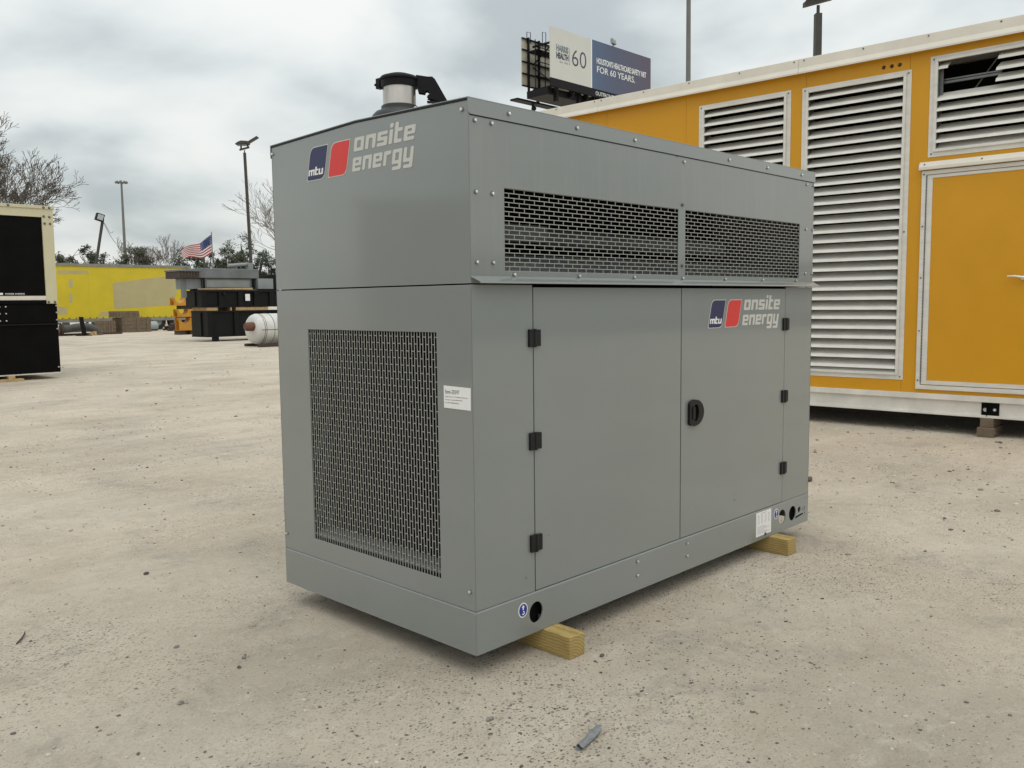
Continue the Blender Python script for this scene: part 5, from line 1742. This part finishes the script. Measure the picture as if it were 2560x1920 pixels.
mat('stone_grey', (0.23, 0.22, 0.21), 0.9, 0, 0.4, 90, bump=0.3, bscale=150)
mat('stone_dark', (0.10, 0.095, 0.09), 0.9, 0, 0.3, 90, bump=0.3, bscale=150)
mat('stone_pale', (0.52, 0.50, 0.46), 0.9, 0, 0.2, 90, bump=0.3, bscale=150)
rs_ = random.Random(42)
for (x, y, r, mt, lab) in ((-0.182, -0.251, 0.0125, 'stone_grey', 'rounded grey stone on the ground below the near corner of the generator'),
                           (-0.474, 0.803, 0.011, 'stone_grey', 'grey stone left of the generator base, biggest of a small cluster'),
                           (-0.532, 0.735, 0.008, 'stone_dark', 'small dark stone beside the biggest of the cluster left of the generator base'),
                           (-0.273, 2.143, 0.013, 'stone_dark', 'dark stone alone on the smooth ground left of the generator'),
                           (-0.603, 1.102, 0.009, 'stone_grey', 'small brownish stone in the left foreground'),
                           (-0.819, 0.610, 0.010, 'stone_grey', 'grey stone alone at the bottom left of the picture'),
                           (0.470, -0.201, 0.009, 'stone_dark', 'flat dark stone just right of the near timber'),
                           (4.07, 0.68, 0.03, 'stone_dark', 'dark clod on the gravel beside the far end of the generator')):
    vs, fs = stone_mesh(rs_, r, True)
    m = MB().add([v + Vector((x, y, r * 0.4)) for v in vs], fs)
    tag(m.build('stone', mt, None, smooth=False), lab, 'stone')


def scatter():
    rr = random.Random(99)
    protos = []
    for k in range(14):
        protos.append(stone_mesh(rr, 1.0))
    V, F, V2, F2 = [], [], [], []
    cx, cy = -2.0917, -2.2174

    def put(x, y, r, V=V, F=F, flat=1.0):
        if -0.01 < x < GL + 0.1 and 0.3 < y < GW:
            return
        for tx in (0.357, 2.166):
            if tx - 0.02 < x < tx + 0.11 and y > -0.16 and y < GW + .2:
                return
        vs, fs = protos[int(rr.random() * len(protos))]
        a = rr.uniform(0, 6.283)
        ca, sa = math.cos(a), math.sin(a)
        k = len(V)
        h = r * rr.uniform(-0.1, 0.35) * flat
        V.extend([(x + (v.x * ca - v.y * sa) * r, y + (v.x * sa + v.y * ca) * r, max(-0.02, v.z * r * flat + h)) for v in vs])
        F.extend([tuple(i + k for i in f) for f in fs])
    n = 0
    # loose grit, thicker in drifts
    cent = [(rr.uniform(-2, 6), rr.uniform(-3, 9), rr.uniform(0.15, 0.7)) for _ in range(60)]
    while n < 21000:
        az = rad(45.9 + rr.uniform(-37, 37))
        d = 1.6 * (13.0 / 1.6) ** rr.random()
        x, y = cx + d * math.sin(az), cy + d * math.cos(az)
        if rr.random() < 0.35:
            c = cent[int(rr.random() * len(cent))]
            x, y = c[0] + rr.gauss(0, c[2]), c[1] + rr.gauss(0, c[2])
            d = math.hypot(x - cx, y - cy)
        r = 0.0014 * math.exp(rr.gauss(0.35, 0.50)) * (0.8 + 0.10 * d)
        r = min(r, 0.013)
        put(x, y, r)
        n += 1
    # flat dark chips bedded in the worn surface in front of the generator
    for i in range(3600):
        k = rr.random()
        if k < 0.45:
            x, y = 0.55 + rr.gauss(0, 0.55), -0.55 + rr.gauss(0, 0.45)
        elif k < 0.75:
            x, y = -0.1 + rr.gauss(0, 0.5), -0.35 + rr.gauss(0, 0.3)
        else:
            x, y = rr.uniform(-1.4, 3.5), rr.uniform(-2.0, 2.5)
        d = math.hypot(x - cx, y - cy)
        if d < 1.5:
            continue
        put(x, y, min(0.009, 0.0021 * math.exp(rr.gauss(0.25, 0.42))), V2, F2, 0.45)
    # coarser rubble by the container and beyond the enclosure
    for i in range(2200):
        t = rr.random()
        if rr.random() < 0.6:
            x, y, r = rr.uniform(3.2, 7.6), rr.uniform(-2.2, 4.5), 0.004 * math.exp(rr.gauss(0.5, 0.5))
        else:
            x, y, r = rr.uniform(-1, 14), rr.uniform(6, 22), 0.006 * math.exp(rr.gauss(0.5, 0.5))
        put(x, y, min(r, 0.035))
    me = bpy.data.meshes.new('gravel')
    me.from_pydata(V, [], F)
    me.materials.append(MATS['pebble'])
    o = bpy.data.objects.new('gravel', me)
    COL.objects.link(o)
    tag(o, 'loose grit and pebbles scattered over the packed ground', 'gravel', None, 'stuff')
    me = bpy.data.meshes.new('stone_chips')
    me.from_pydata(V2, [], F2)
    me.materials.append(MATS['chip'])
    o = bpy.data.objects.new('stone_chips', me)
    COL.objects.link(o)
    tag(o, 'dark stone chips bedded in the worn ground in front of the generator', 'gravel', None, 'stuff')


scatter()

SC.cycles.max_bounces = 8
SC.cycles.use_denoising = True
